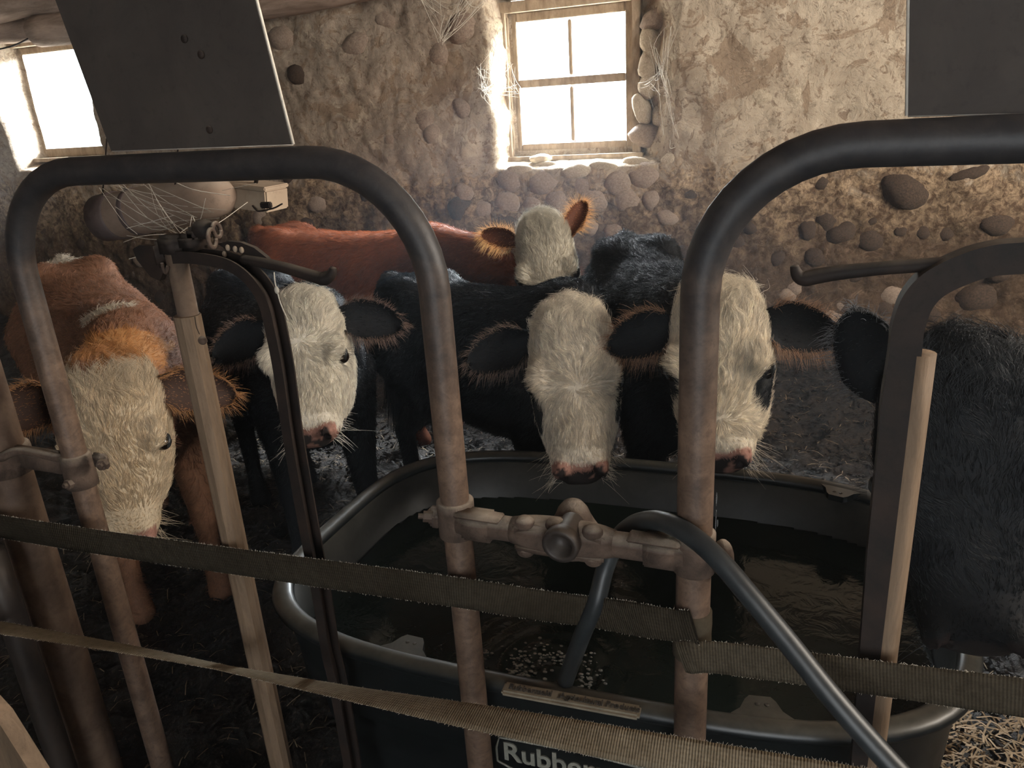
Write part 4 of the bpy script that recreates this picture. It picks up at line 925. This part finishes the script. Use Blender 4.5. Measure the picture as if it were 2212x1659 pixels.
class Field:
    def __init__(self, lo, hi, h):
        self.h = h; self.lo = np.array(lo, float); self.n = np.ceil((np.array(hi) - self.lo) / h).astype(int) + 1
        self.F = np.full(self.n, 0.5, np.float32)
    def grid(self, lo, hi):
        a = np.clip(np.floor((np.array(lo) - self.lo) / self.h).astype(int), 0, self.n - 1); b = np.clip(np.ceil((np.array(hi) - self.lo) / self.h).astype(int) + 1, 1, self.n)
        ax_ = [self.lo[k] + self.h * np.arange(a[k], b[k]) for k in range(3)]
        return tuple(slice(a[k], b[k]) for k in range(3)), np.stack(np.meshgrid(*ax_, indexing='ij'), -1).astype(np.float32)
    def blend(self, sl, d, k, sub=False):
        A = self.F[sl]
        if sub: d = -d; h_ = np.clip(0.5 - 0.5 * (d - A) / k, 0, 1) ; self.F[sl] = np.maximum(A, d) + 0 * h_; return
        hh = np.clip(0.5 + 0.5 * (A - d) / k, 0, 1); self.F[sl] = A * (1 - hh) + d * hh - k * hh * (1 - hh)
    def cone(self, a, b, ra, rb, k=0.03, sub=False, sq=None):
        a, b = np.array(a, float), np.array(b, float); r = max(ra, rb) + k + .02; sl, P = self.grid(np.minimum(a, b) - r, np.maximum(a, b) + r)
        if P.size == 0: return
        ab = b - a; t = np.clip(((P - a) @ ab) / (ab @ ab), 0, 1); D = P - (a + t[..., None] * ab)
        if sq is not None:                              # squash along a direction
            u, f_ = sq; u = np.array(u, float) / np.linalg.norm(u); D = D + (D @ u)[..., None] * u * (1 / f_ - 1)
        self.blend(sl, np.linalg.norm(D, axis=-1) - (ra + (rb - ra) * t), k, sub)
    def ell(self, c, R, r, k=0.03, sub=False):          # R rows = axes
        c = np.array(c, float); r = np.array(r, float); m_ = r.max() + k + .02; sl, P = self.grid(c - m_, c + m_)
        if P.size == 0: return
        q_ = ((P - c) @ np.array(R).T.astype(np.float32)) / r; l = np.linalg.norm(q_, axis=-1); self.blend(sl, (l - 1) * r.min(), k, sub)
    def loft(self, O, R, st, k=0.03, e=2.2):            # stations (s, half v, up w, down w)
        st = np.array(st, float); O = np.array(O, float); R = np.array(R)
        c = np.array([O + R[0] * s + R[2] * (up - dn) / 2 for s, hv, up, dn in st]); m_ = st[:, 1:].max() * 1.2 + k + .02
        sl, P = self.grid(c.min(0) - m_, c.max(0) + m_)
        if P.size == 0: return
        L = (P - O.astype(np.float32)) @ R.T.astype(np.float32); s0 = np.clip(L[..., 0], st[0, 0], st[-1, 0])
        # smooth interpolation of stations
        S = np.linspace(st[0, 0], st[-1, 0], 80); tab = []
        for j in (1, 2, 3):
            y_ = np.interp(S, st[:, 0], st[:, j]); kk = np.array([1, 2, 3, 2, 1]) / 9; y2 = np.convolve(np.pad(y_, 2, mode='edge'), kk, 'valid'); tab.append(y2)
        hv, up, dn = (np.interp(s0, S, t_) for t_ in tab); cw = (up - dn) / 2; hw = (up + dn) / 2
        q_ = (np.abs(L[..., 1] / hv) ** e + np.abs((L[..., 2] - cw) / hw) ** e) ** (1 / e); d = (q_ - 1) * np.minimum(hv, hw)
        du = np.abs(L[..., 0] - s0); d = np.where(du > 0, np.sqrt(np.maximum(d, 0) ** 2 + du ** 2), d); self.blend(sl, d.astype(np.float32), k)

BLK = np.array([.006, .0085, .012]); CRM = np.array([.76, .68, .56]); BRN = np.array([.33, .165, .095]); RED = np.array([.26, .075, .028]); PNK = np.array([.42, .22, .17])
def curves_obj(name, P, rad, col, parent, org):
    n, k, _ = P.shape; hc = bpy.data.hair_curves.new(name); hc.add_curves([k] * n)
    hc.attributes['position'].data.foreach_set('vector', (P - org).astype(np.float32).ravel())
    ra = hc.attributes.new('radius', 'FLOAT', 'POINT'); ra.data.foreach_set('value', rad.astype(np.float32).ravel())
    ca_ = hc.attributes.new('hcol', 'FLOAT_COLOR', 'CURVE'); ca_.data.foreach_set('color', np.concatenate([col, np.ones((n, 1))], 1).astype(np.float32).ravel())
    hc.materials.append(M['fur']); o = bpy.data.objects.new(name, hc); link(o, parent); o['kind'] = 'stuff'; return o

def make_animal(name, label, spec):
    seed = spec['seed']; r_ = np.random.default_rng(seed)
    rump = np.array(spec['rump'], float); chest = np.array(spec['chest'], float); poll = np.array(spec['poll'], float); nose = np.array(spec['nose'], float)
    sc_ = spec.get('scale', 1.0); hs = spec.get('head', 1.0)
    U = chest - rump; LB = np.linalg.norm(U[:2]); up = np.array([0, 0, 1.0]); RB = np.array(frame3(U, up)); RB[0] = U / np.linalg.norm(U); RB[1] = np.cross(RB[2], RB[0])
    HR = np.array(frame3(nose - poll, spec['face'])); LH = np.linalg.norm(nose - poll)
    base = np.array([(rump[0] + chest[0]) / 2, (rump[1] + chest[1]) / 2, 0])
    root = thing(name, label, spec.get('cat', 'calf'), tuple(base), 'young cattle in the pen')
    pts = [rump, chest, poll, nose]; lo = np.min(pts, 0) - .42; hi = np.max(pts, 0) + .42; lo[2] = -.03
    G = Field(lo, hi, .0095)
    b = sc_
    # trunk, top line through rump and chest (withers) points
    L_ = LB
    st = [(-.04, .05 * b, .0, .12 * b), (.0, .13 * b, .0, .26 * b), (.10 * L_, .19 * b, .005, .40 * b), (.22 * L_, .205 * b, .0, .44 * b), (.42 * L_, .225 * b, -.015, .53 * b), (.62 * L_, .24 * b, -.012, .56 * b),
          (.82 * L_, .215 * b, .012, .56 * b), (.95 * L_, .17 * b, .02, .53 * b), (1.05 * L_, .13 * b, -.02, .45 * b), (1.12 * L_, .07 * b, -.10, .34 * b)]
    G.loft(rump, RB, st, .03, 2.3)
    u, v_, w_ = RB
    G.ell(rump + u * .16 * b + v_ * .10 * b - w_ * .03, RB, (.10 * b, .06 * b, .05 * b), .04); G.ell(rump + u * .16 * b - v_ * .10 * b - w_ * .03, RB, (.10 * b, .06 * b, .05 * b), .04)   # hip bones
    # neck
    sh = rump + u * L_ * .92 - w_ * .16 * b; hd = poll + HR[0] * .085 * hs - HR[2] * .125 * hs
    mid = (sh + hd) / 2 + np.array(spec.get('neckmid', (0, 0, -.02)))
    side = np.cross(hd - sh, up); side /= np.linalg.norm(side)
    G.cone(sh, mid, .20 * b, .135 * b, .05, sq=(side, .78)); G.cone(mid, hd, .130 * b, .082 * hs, .04, sq=(side, .85))
    G.cone(sh - w_ * .14 * b + u * .05, hd - HR[2] * .05, .13 * b, .06 * hs, .05, sq=(side, .7))     # dewlap
    # legs
    gx = u * np.array([1, 1, 0]); gx /= np.linalg.norm(gx)
    def gp(p, z): q_ = np.array(p, float); q_[2] = z; return q_
    for sd in (-1, 1):
        f0 = rump + u * L_ * .86 + v_ * sd * .13 * b - w_ * .30 * b; st_ = spec.get('step', 0.03) * sd
        kz = .33 * b; G.cone(f0, gp(f0 + gx * st_ + v_ * sd * .0, kz), .095 * b, .042 * b, .05); G.cone(gp(f0 + gx * st_, kz), gp(f0 + gx * (st_ - .01), .10 * b), .040 * b, .030 * b, .02)
        G.cone(gp(f0 + gx * (st_ - .01), .10 * b), gp(f0 + gx * (st_ + .015), .03), .034 * b, .046 * b, .02)
        h0 = rump + u * .17 * b + v_ * sd * .12 * b - w_ * .26 * b; kn = gp(h0 + gx * .10 * b, .56 * b); hk = gp(h0 - gx * .10 * b - gx * st_, .38 * b)
        G.cone(h0, kn, .15 * b, .085 * b, .06); G.cone(kn, hk, .085 * b, .038 * b, .04); G.cone(hk, gp(hk + gx * .03, .10 * b), .040 * b, .030 * b, .02); G.cone(gp(hk + gx * .03, .10 * b), gp(hk + gx * .055, .03), .034 * b, .046 * b, .02)
    t0 = rump - u * .02 - w_ * .02; t1 = t0 - gx * .07 + np.array([0, 0, -.16]); t2 = t0 - gx * .065 + np.array([0, 0, -.50])
    G.cone(t0, t1, .034, .024, .02); G.cone(t1, t2, .022, .014, .015)
    # head
    h = hs * LH / .40
    a = hs
    hst = [(-.062 * h, .018 * a, -.040, .050 * a), (-.048 * h, .050 * a, -.020, .075 * a), (-.025 * h, .074 * a, .002, .095 * a), (.01 * h, .091 * a, .014, .125 * a), (.05 * h, .102 * a, .019, .150 * a), (.11 * h, .109 * a, .017, .180 * a), (.165 * h, .106 * a, .010, .195 * a),
           (.21 * h, .095 * a, .004, .190 * a), (.26 * h, .082 * a, .003, .165 * a), (.31 * h, .073 * a, .003, .142 * a), (.35 * h, .070 * a, .003, .126 * a), (.38 * h, .071 * a, -.002, .114 * a), (.405 * h, .064 * a, -.016, .100 * a), (.425 * h, .048 * a, -.032, .085 * a), (.435 * h, .028 * a, -.042, .070 * a)]
    G.loft(poll, HR, hst, .03, 2.25)
    hu, hv, hw = HR
    def HP(s, v, w): return poll + hu * s * h + hv * v * a + hw * w * a
    for sd in (-1, 1):
        G.ell(HP(.148, sd * .088, -.006), HR, (.034 * a, .022 * a, .016 * a), .02)      # brow
        G.ell(HP(.172, sd * .110, -.034), HR, (.018 * a, .010 * a, .014 * a), .008, sub=True)
        G.ell(HP(.20, sd * .070, -.11), HR, (.10 * a, .030 * a, .07 * a), .03)         # cheek
        G.ell(HP(.398, sd * .045, -.022), HR, (.028 * a, .022 * a, .024 * a), .012)      # nostril rim
        G.ell(HP(.420, sd * .042, -.020), HR, (.020 * a, .010 * a, .014 * a), .006, sub=True)
    V, Q = surface_nets(G.F, G.lo, G.h)
    # smooth a little
    hv_ = V
    E = np.concatenate([Q[:, [0, 1]], Q[:, [1, 2]], Q[:, [2, 3]], Q[:, [3, 0]]]); E = np.unique(np.sort(E, 1), axis=0)
    deg = np.bincount(E.ravel(), minlength=len(V)).astype(float)[:, None]
    for it in range(2):
        S = np.stack([np.bincount(E[:, 0], V[E[:, 1], k], len(V)) + np.bincount(E[:, 1], V[E[:, 0], k], len(V)) for k in range(3)], -1); V = V * .4 + .6 * S / deg
    nb = len(V)
    # ears, part of the same skin
    earV = []; earQ = []; off = nb; ear_edge = []; ear_s = []
    for sd in (-1, 1):
        ed = spec.get('ear_l' if sd < 0 else 'ear_r', (0.0, 1.0, -.12)); le = spec.get('ear_len', .175) * a
        D = hu * ed[0] + hv * sd * ed[1] + hw * ed[2]; D /= np.linalg.norm(D)
        if sd < 0 and 'ear_l_w' in spec: D = np.array(spec['ear_l_w']) - HP(.035, sd * .088, -.055); le = np.linalg.norm(D); D /= le
        cn = np.array(spec.get('ear_face', hw * .9 + hu * .25), float)
        cn = cn - D * (cn @ D); cn /= np.linalg.norm(cn); bn = np.cross(D, cn); O_ = HP(.035, sd * .088, -.055)
        ns_, nt_ = 22, 13; top_ = []; bot_ = []
        for i in range(ns_):
            s = i / (ns_ - 1); wd = spec.get('ear_w', .058) * a * (min(1, .42 + 1.9 * s) if s < .3 else 1) * math.sqrt(max(1e-4, 1 - max(0, (s - .30) / .70) ** 2.3)); wd = max(wd, .0025)
            for j in range(nt_):
                t = -1 + 2 * j / (nt_ - 1); cup = .036 * a * (1 - s * .55) * (t * t) * min(1, s * 3 + .5); droop = -.022 * s * s
                p = O_ + D * (s * le) + bn * (wd * t * (1 - .10 * t * t)) + cn * (cup - .018 * (1 - s)) + np.array([0, 0, droop])
                th = .0045 * (1 - .5 * s) * (1 - t ** 6 * .7) + (.020 * (1 - s / .25) if s < .25 else 0) * (1 - t * t * .6)
                top_.append(p + cn * .0015); bot_.append(p - cn * th * 1.6)
        base_ = off; earV += top_ + bot_; n_ = ns_ * nt_
        for i in range(ns_ - 1):
            for j in range(nt_ - 1):
                a0, a1, a2, a3 = i * nt_ + j, i * nt_ + j + 1, (i + 1) * nt_ + j + 1, (i + 1) * nt_ + j
                earQ.append((base_ + a0, base_ + a3, base_ + a2, base_ + a1)); earQ.append((base_ + n_ + a0, base_ + n_ + a1, base_ + n_ + a2, base_ + n_ + a3))
            for j in (0, nt_ - 1):
                a0, a1 = i * nt_ + j, (i + 1) * nt_ + j; earQ.append((base_ + a0, base_ + n_ + a0, base_ + n_ + a1, base_ + a1) if j == nt_ - 1 else (base_ + a0, base_ + a1, base_ + n_ + a1, base_ + n_ + a0))
        for j in range(nt_ - 1):
            a0, a1 = (ns_ - 1) * nt_ + j, (ns_ - 1) * nt_ + j + 1; earQ.append((base_ + a0, base_ + n_ + a0, base_ + n_ + a1, base_ + a1))
        # fringe roots along both edges and the tip
        for i in range(3, ns_):
            for j in ((0, nt_ - 1) if i < ns_ - 1 else range(nt_)):
                ear_edge.append((top_[i * nt_ + j], bn * (1 if j > nt_ // 2 else -1) * (.75 if i < ns_ - 3 else .3) + D * (.45 if i < ns_ - 3 else 1) + cn * .25, sd, i / (ns_ - 1), j))
        off += 2 * n_
    V = np.concatenate([V, np.array(earV)]); Q = np.concatenate([Q, np.array(earQ, np.int64)])
    is_ear = np.zeros(len(V), bool); is_ear[nb:] = True
    # head coordinates and colour
    def local(P): d = P - poll; return np.stack([d @ hu / h, d @ hv / a, d @ hw / a], -1), np.stack([(P - rump) @ RB[0] / L_, (P - rump) @ RB[1], (P - rump) @ RB[2]], -1)
    def pattern(P, ear):
        hl, bl = local(P); nz_ = (fbm(P * 9, 3, seed) - .5); nf = (fbm(P * 34, 3, seed + 5) - .5)
        col = np.tile(spec['coat'], (len(P), 1)).astype(float) * (1 + nf[:, None] * .5)
        hm = (hl[:, 0] * (1 + 0 * hl[:, 1]) > spec.get('mask_u', -.085) + nz_ * .05 + np.abs(hl[:, 1]) * .12) & (hl[:, 0] < .6) & (np.abs(hl[:, 1]) < .2) & (hl[:, 2] > -.13 - (hl[:, 0] < .04) * .045 + nz_ * .08 - sstep(.15, .3, hl[:, 0]) * .2) & (hl[:, 2] < .1)
        hm &= ~ear
        col[hm] = spec.get('white', CRM) * (1 + nf[hm, None] * .25)
        for (pu, pv, pw, pr) in spec.get('patches', []):  # dark patches on the side of the face
            d = np.linalg.norm((hl - np.array([pu, pv, pw])) * np.array([.75, 1.15, 1.0]), axis=1) + nz_ * .03; col[(d < pr) & ~ear] = spec['coat']
        for f_ in spec.get('marks', []): f_(P, hl, bl, nz_, col, ear)
        mz = (hl[:, 0] > .404 + nz_ * .012 - (hl[:, 2] < -.05) * .02) & (hl[:, 0] < .55) & (hl[:, 2] > -.14) & (np.abs(hl[:, 1]) < .1) & (hl[:, 2] < .06) & ~ear
        pk = (hl[:, 0] > .390 - np.abs(hl[:, 1]) * .25 + nz_ * .02) & (hl[:, 0] < .55) & (hl[:, 2] > -.07) & (np.abs(hl[:, 1]) < .066) & (hl[:, 2] < .06) & ~ear
        pk &= spec.get('pink', .12) < .5
        col[pk] = PNK * (1 + nf[pk, None]); col[mz] = np.where((nf[mz, None] > spec.get('pink', .12)), PNK * .7, np.array([.022, .017, .016]))
        nos = (np.linalg.norm((hl - np.array([.412, 0, -.016]))[:, [0, 2]], axis=1) < .024) & (np.abs(np.abs(hl[:, 1]) - .043) < .011) & ~ear
        col[nos] = (.02, .012, .012)
        eye_ = (np.linalg.norm((hl - np.stack([np.full(len(P), .172), np.sign(hl[:, 1]) * .104, np.full(len(P), -.034)], -1)) * np.array([.8, 1, 1.1]), axis=1) < .021) & ~ear
        col[eye_] = (.03, .02, .018)
        return col, hm, (mz | nos | eye_), (pk & ~mz)
    col, hm, bare, pk = pattern(V, is_ear)
    hl, bl = local(V)
    inner_col = spec.get('ear_in', spec['coat'] * 1.2); col[is_ear] = inner_col * 1.0
    body = mesh_obj('body', V, Q, 'hide', root)
    if len(body.data.vertices) == len(V):
        ca_ = body.data.color_attributes.new('col', 'FLOAT_COLOR', 'POINT'); ca_.data.foreach_set('color', np.concatenate([np.clip(col, 0, 1) * .8, np.ones((len(V), 1))], 1).astype(np.float32).ravel())
    # eyes
    for sd in (-1, 1):
        mesh_obj('eye', *ball_geo(HP(.172, sd * .0975, -.034), .0195 * a, 16, 12), 'eye', root)
        g = [tube_geo(catmull([HP(.150, sd * .106, -.030), HP(.158, sd * .113, -.020), HP(.172, sd * .114, -.016), HP(.187, sd * .109, -.024)], 5), [.002, .0045, .0045, .002], 8)]
        mesh_obj('eyelid', *join(g), 'hose', root)
    # ---------------- coat
    A_, B_, C_, D_ = (V[Q[:, k]] for k in range(4)); fn = np.cross(C_ - A_, D_ - B_); ar = np.linalg.norm(fn, axis=1); fn /= ar[:, None] + 1e-12; ar *= .5
    fc = (A_ + B_ + C_ + D_) / 4; fe = Q.min(1) >= nb
    fhl, fbl = local(fc)
    ishead = (fhl[:, 0] > -.07) & (np.abs(fhl[:, 1]) < .17) & (fhl[:, 2] > -.20) & (fhl[:, 2] < .1) & ~fe
    dens = np.where(ishead, spec.get('hd', 5.5), 1.0); dens = np.where(fe, 4.0, dens); dens = np.where(fc[:, 2] < .55, dens * .35, dens)
    view = ((np.array([0, 0, H]) - fc) * fn).sum(1) / np.linalg.norm(np.array([0, 0, H]) - fc, axis=1); dens = np.where(view < -.45, dens * .15, dens)
    fcol, fhm, fbare, fpk = pattern(fc, fe); dens = np.where(fbare & ~fe, .0, dens); dens = np.where(fpk & ~fe, dens * .3, dens)
    pr = ar * dens; pr /= pr.sum(); nh = int(spec.get('hairs', 42000)); fi = r_.choice(len(Q), nh, p=pr)
    w4 = r_.dirichlet((1, 1, 1, 1), nh); Pp = (V[Q[fi]] * w4[..., None]).sum(1); Nn = fn[fi]
    hcol, hmm, _, _ = pattern(Pp, fe[fi]); hl_, bl_ = local(Pp); he = fe[fi]; hd_ = ishead[fi]
    # lay of the hair
    tail = -RB[0] + np.array([0, 0, -.55])
    D = np.tile(tail, (nh, 1)) + (np.stack([fbm(Pp * 6 + 3 * k, 2, seed + k) for k in range(3)], -1) - .5) * 1.3
    nk = (bl_[:, 0] > 1.0) & ~hd_; D[nk] += -(hd - sh) / np.linalg.norm(hd - sh) * 1.2
    wh = spec.get('whorl', .185); rel = np.stack([hl_[:, 0] - wh, hl_[:, 1] * .55, 0 * hl_[:, 0]], -1)
    rad_ = rel[:, [0]] * hu + rel[:, [1]] * hv; rad_ /= np.linalg.norm(rad_, axis=1)[:, None] + 1e-6
    sw = np.cross(np.tile(hw, (nh, 1)), rad_); wv = (fbm(Pp * np.array([1, 1, 1]) * 22, 2, seed + 9) - .5)[:, None]
    Dh = rad_ + sw * .22 + sw * wv * 1.4 + np.tile(hv, (nh, 1)) * (np.sin(hl_[:, [0]] * 55 + hl_[:, [1]] * 40) * .22)
    D[hd_] = Dh[hd_]
    if he.any():
        ec = (Pp[he] - poll); D[he] = hv * np.sign(ec @ hv)[:, None] + np.array([0, 0, -.25])
    D = D - Nn * (D * Nn).sum(1)[:, None]; D /= np.linalg.norm(D, axis=1)[:, None] + 1e-9
    D += r_.normal(size=D.shape) * np.where(hd_, .16, .20)[:, None]
    curl = sstep(.10, -.03, hl_[:, 0]) * hd_                          # woolly poll
    ln = np.where(hd_, .021 + .022 * curl, .024) * spec.get('fl', 1.0); ln = np.where(he, .012, ln); ln = np.where(hd_ & (hl_[:, 0] > .33), .009, ln); ln *= r_.uniform(.55, 1.25, nh)
    lift = np.where(hd_, .20 + .35 * curl, .24) + r_.random(nh) * .16; lift = np.where(he, .25, lift)
    topline = (Nn[:, 2] > .75) & ~hd_; ln = np.where(topline, ln * 1.1, ln); 
    K = 5; P = np.zeros((nh, K, 3)); 
    ph = r_.uniform(0, 6.28, nh); cl = (fbm(Pp * 40, 2, seed + 2) - .5)[:, None]; cr_ = np.cross(Nn, D)
    for k in range(K):
        s = k / (K - 1); off_ = D * s + Nn * (lift[:, None] * (s - .45 * s * s) * 1.2) + cr_ * (np.sin(ph * .3 + s * 5 + cl[:, 0] * 14)[:, None] * (.10 + .34 * curl[:, None]) * s) + cr_ * cl * 1.7 * s
        P[:, k] = Pp + off_ * ln[:, None] - Nn * .001; P[:, k, 2] -= .10 * ln * s * s
    key = np.floor((Pp + (np.stack([fbm(Pp * 60 + 7 * k, 2, seed + k) for k in range(3)], -1) - .5) * .012) / np.where(hd_, .0075, .012)[:, None]).astype(np.int64)
    key = key[:, 0] * 1000003 + key[:, 1] * 1009 + key[:, 2] + hd_ * 7; _, inv, cnt_ = np.unique(key, return_inverse=True, return_counts=True)
    for k in range(2, K):
        mean = np.stack([np.bincount(inv, P[:, k, j]) for j in range(3)], -1) / cnt_[:, None]; amt = (0, 0, .20, .42, .60)[k]
        P[:, k] = P[:, k] * (1 - amt) + mean[inv] * amt
    tone = r_.uniform(.66, 1.20, len(cnt_))[inv]
    r0 = np.where(hd_, .00034, .00055) * spec.get('rad', 1.0); r0 = np.where(he, .00035, r0); rad = r0[:, None] * np.array([1, .95, .8, .6, .25])
    hc_ = np.clip(hcol * ((tone * r_.uniform(.78, 1.18, nh))[:, None]), 0.004, .95); hc_[he] = spec.get('ear_out', spec['coat']) * r_.uniform(.7, 1.3, (he.sum(), 1))
    curves_obj('fur', P, rad, hc_, root, base)
    # ear fringe, whiskers, lashes
    F_P = []; F_c = []; F_r = []
    per = spec.get('fringe', 12)
    for p, d, sd, s, j in ear_edge:
        d = d / np.linalg.norm(d)
        for q_ in range(per if j in (0, 12) else max(4, per // 3)):
            p0 = p + r_.normal(size=3) * .0035; dd_ = d + r_.normal(size=3) * .30 + np.array([0, 0, -.12]); l = spec.get('fringe_len', .016) * r_.uniform(.4, 1.3) * (1.25 if (j == 0) == (sd > 0) or True else 1)
            c_ = [p0 + dd_ * l * t + np.array([0, 0, -l * .35 * t * t]) for t in np.linspace(0, 1, K)]; F_P.append(c_); F_c.append(spec.get('fringe_col', np.array([.16, .09, .06])) * r_.uniform(.6, 1.4)); F_r.append(.00034)
    for q_ in range(150):                                # chin and muzzle whiskers
        sd = r_.choice((-1, 1)); s = r_.uniform(.33, .43); p0 = HP(s, sd * r_.uniform(.045, .068), r_.uniform(-.09, -.03)); dd_ = hv * sd * .9 + hu * .6 - hw * .4 + r_.normal(size=3) * .45; l = r_.uniform(.012, .045)
        F_P.append([p0 + dd_ * l * t + np.array([0, 0, -l * .2 * t * t]) for t in np.linspace(0, 1, K)]); F_c.append(spec.get('white', CRM) if spec.get('pink', 0) < .5 else spec['coat']); F_r.append(.00033)
    for sd in (-1, 1):
        for q_ in range(16):
            p0 = HP(.155 + .002 * q_, sd * .120, -.012); dd_ = hv * sd * 1.0 + hu * .25 + hw * .2 + r_.normal(size=3) * .2; F_P.append([p0 + dd_ * .020 * t for t in np.linspace(0, 1, K)]); F_c.append(spec['coat'] * .8); F_r.append(.0003)
    F_P = np.array(F_P); curves_obj('fringe_hair', F_P, np.array(F_r)[:, None] * np.array([1, .9, .75, .55, .25]), np.clip(np.array(F_c), .004, .9), root, base)
    # tail switch
    n = 700; p0 = np.tile(t2, (n, 1)) + r_.normal(size=(n, 3)) * .012; p0[:, 2] += r_.uniform(0, .16, n); dd_ = r_.normal(size=(n, 3)) * .12 + np.array([0, 0, -1]); l = r_.uniform(.08, .20, n)[:, None]
    curves_obj('tail_hair', np.stack([p0 + dd_ * l * t for t in np.linspace(0, 1, K)], 1), np.full((n, K), .0007), np.tile(spec['coat'], (n, 1)) * 1.2, root, base)
    return root

def at_(px, py, y): return tuple(on_y(px, py, y))
def m_hereford(P, hl, bl, nz, col, ear):
    s = (hl[:, 0] < -.02) & (hl[:, 0] > -.30) & (bl[:, 2] > -.14) & (np.abs(hl[:, 1] + nz * .06) < .055) & False; col[s] = CRM
OC = np.array([.55, .27, .10])
HQ = 1.0
specs = [
    ('calf', 'white faced black calf with head straight on between the two loops, above the tank', dict(seed=4, coat=BLK, chest=(-.72, 2.40, 1.02), neckmid=(0, 0, -.07), rump=(-1.62, 2.72, 1.00), poll=at_(1230, 690, 1.76), nose=at_(1252, 1002, 1.60), face=(.28, -1, .42), head=1.04, whorl=.185,
        patches=[(.235, -.112, -.055, .046), (.23, .115, -.07, .040)], ear_l=(.13, 1, -.10), ear_r=(.06, 1, -.12), fringe_col=np.array([.16, .11, .085]), hairs=110000 * HQ)),
    ('calf', 'white faced black calf behind the open iron stanchion with latch lever, pink nose', dict(seed=5, coat=BLK, chest=(-1.52, 2.02, 1.07), rump=(-2.32, 2.62, 1.04), poll=at_(640, 662, 1.66), nose=at_(662, 925, 1.50), face=(.36, -1, .38), head=1.03, whorl=.12, pink=-.05,
        white=np.array([.80, .74, .63]), ear_l=(.18, 1, -.10), ear_r=(.12, 1, -.12), fringe_col=np.array([.20, .13, .10]), hairs=110000 * HQ)),
    ('calf', 'wavy haired white faced black calf with black cheek patches, behind the second loop leg', dict(seed=6, coat=BLK, chest=(-.30, 2.22, 1.06), rump=(-.74, 3.10, 1.10), poll=at_(1548, 658, 1.74), nose=at_(1552, 975, 1.58), face=(.03, -1, .42), head=1.04, whorl=.30,
        white=np.array([.76, .67, .53]), patches=[(.23, .110, -.045, .055), (.21, -.112, -.05, .050)], ear_l=(.12, 1, -.12), ear_r=(.12, 1, -.10), ear_len=.165, fringe_col=np.array([.30, .17, .10]), fringe_len=.022, hairs=110000 * HQ, fl=1.3)),
    ('calf', 'red calf with white face and raised orange ears standing along the stone wall', dict(seed=7, coat=RED, chest=(-1.66, 3.32, 1.07), rump=(-2.78, 3.36, 1.09), poll=at_(1168, 490, 2.88), nose=at_(1196, 715, 2.74), face=(.22, -1, .50), head=1.10, whorl=.20,
        white=np.array([.60, .55, .45]), ear_l=(-.50, .8, -.10), ear_r=(-1.1, .62, -.10), ear_face=(.25, -1, .2), ear_len=.16, ear_w=.040, fringe_col=np.array([.80, .42, .17]), fringe_len=.026, ear_in=RED * .5, ear_out=OC, hairs=60000 * HQ)),
    ('calf', 'brown calf with lowered white face and orange neck crest, beside the thick rusty post', dict(seed=8, coat=BRN, chest=(-1.90, 1.62, 1.09), rump=(-2.85, 2.22, 1.15), poll=at_(226, 815, 1.22), nose=at_(262, 1150, 1.12), face=(.62, -.75, .50), head=1.06, whorl=.40, mask_u=-.02, neckmid=(0, 0, .05),
        white=np.array([.70, .58, .42]), ear_l=(.12, 1, -.10), ear_r=(.06, 1, -.18), fringe_col=OC * .7, ear_out=OC * .8, ear_in=np.array([.06, .03, .02]), hairs=90000 * HQ,
        marks=[lambda P, hl, bl, nz, col, ear: col.__setitem__((np.abs(bl[:, 0] - .98 - nz * .16) < .045 + nz * .05) & (bl[:, 2] > -.12) & (np.abs(bl[:, 1] + .02) < .085 + nz * .05) & (hl[:, 0] < -.1) & ~ear, CRM),
               lambda P, hl, bl, nz, col, ear: col.__setitem__((bl[:, 0] < .10 + nz * .2) & (bl[:, 2] > -.10) & (np.abs(bl[:, 1]) < .09) & ~ear, CRM * .85),
               lambda P, hl, bl, nz, col, ear: col.__setitem__((hl[:, 0] < -.015) & (hl[:, 0] > -.12 + nz * .08) & (np.abs(hl[:, 1]) < .10 + nz * .05) & (P[:, 2] > 1.0) & ~ear, OC)])),
    ('cow', 'large black cow at the far end of the tank beside the round wooden stanchion liner', dict(seed=9, cat='cow', coat=BLK, chest=(.58, 1.58, 1.13), rump=(1.42, 2.36, 1.22), poll=at_(2085, 815, 1.18), nose=at_(2110, 1330, 1.08), face=(-.10, -1, .35), head=1.12, scale=1.08, mask_u=5.0, pink=1.0, whorl=3.0,
        ear_l_w=at_(1846, 628, 1.20), ear_r=(0, 1, -.1), ear_len=.20, ear_face=(-.2, -1, .1), ear_w=.050, fringe_col=np.array([.13, .135, .15]), ear_out=np.array([.05, .055, .06]), hairs=60000 * HQ)),
]
for nm_, lab_, sp_ in specs: make_animal(nm_, lab_, sp_)
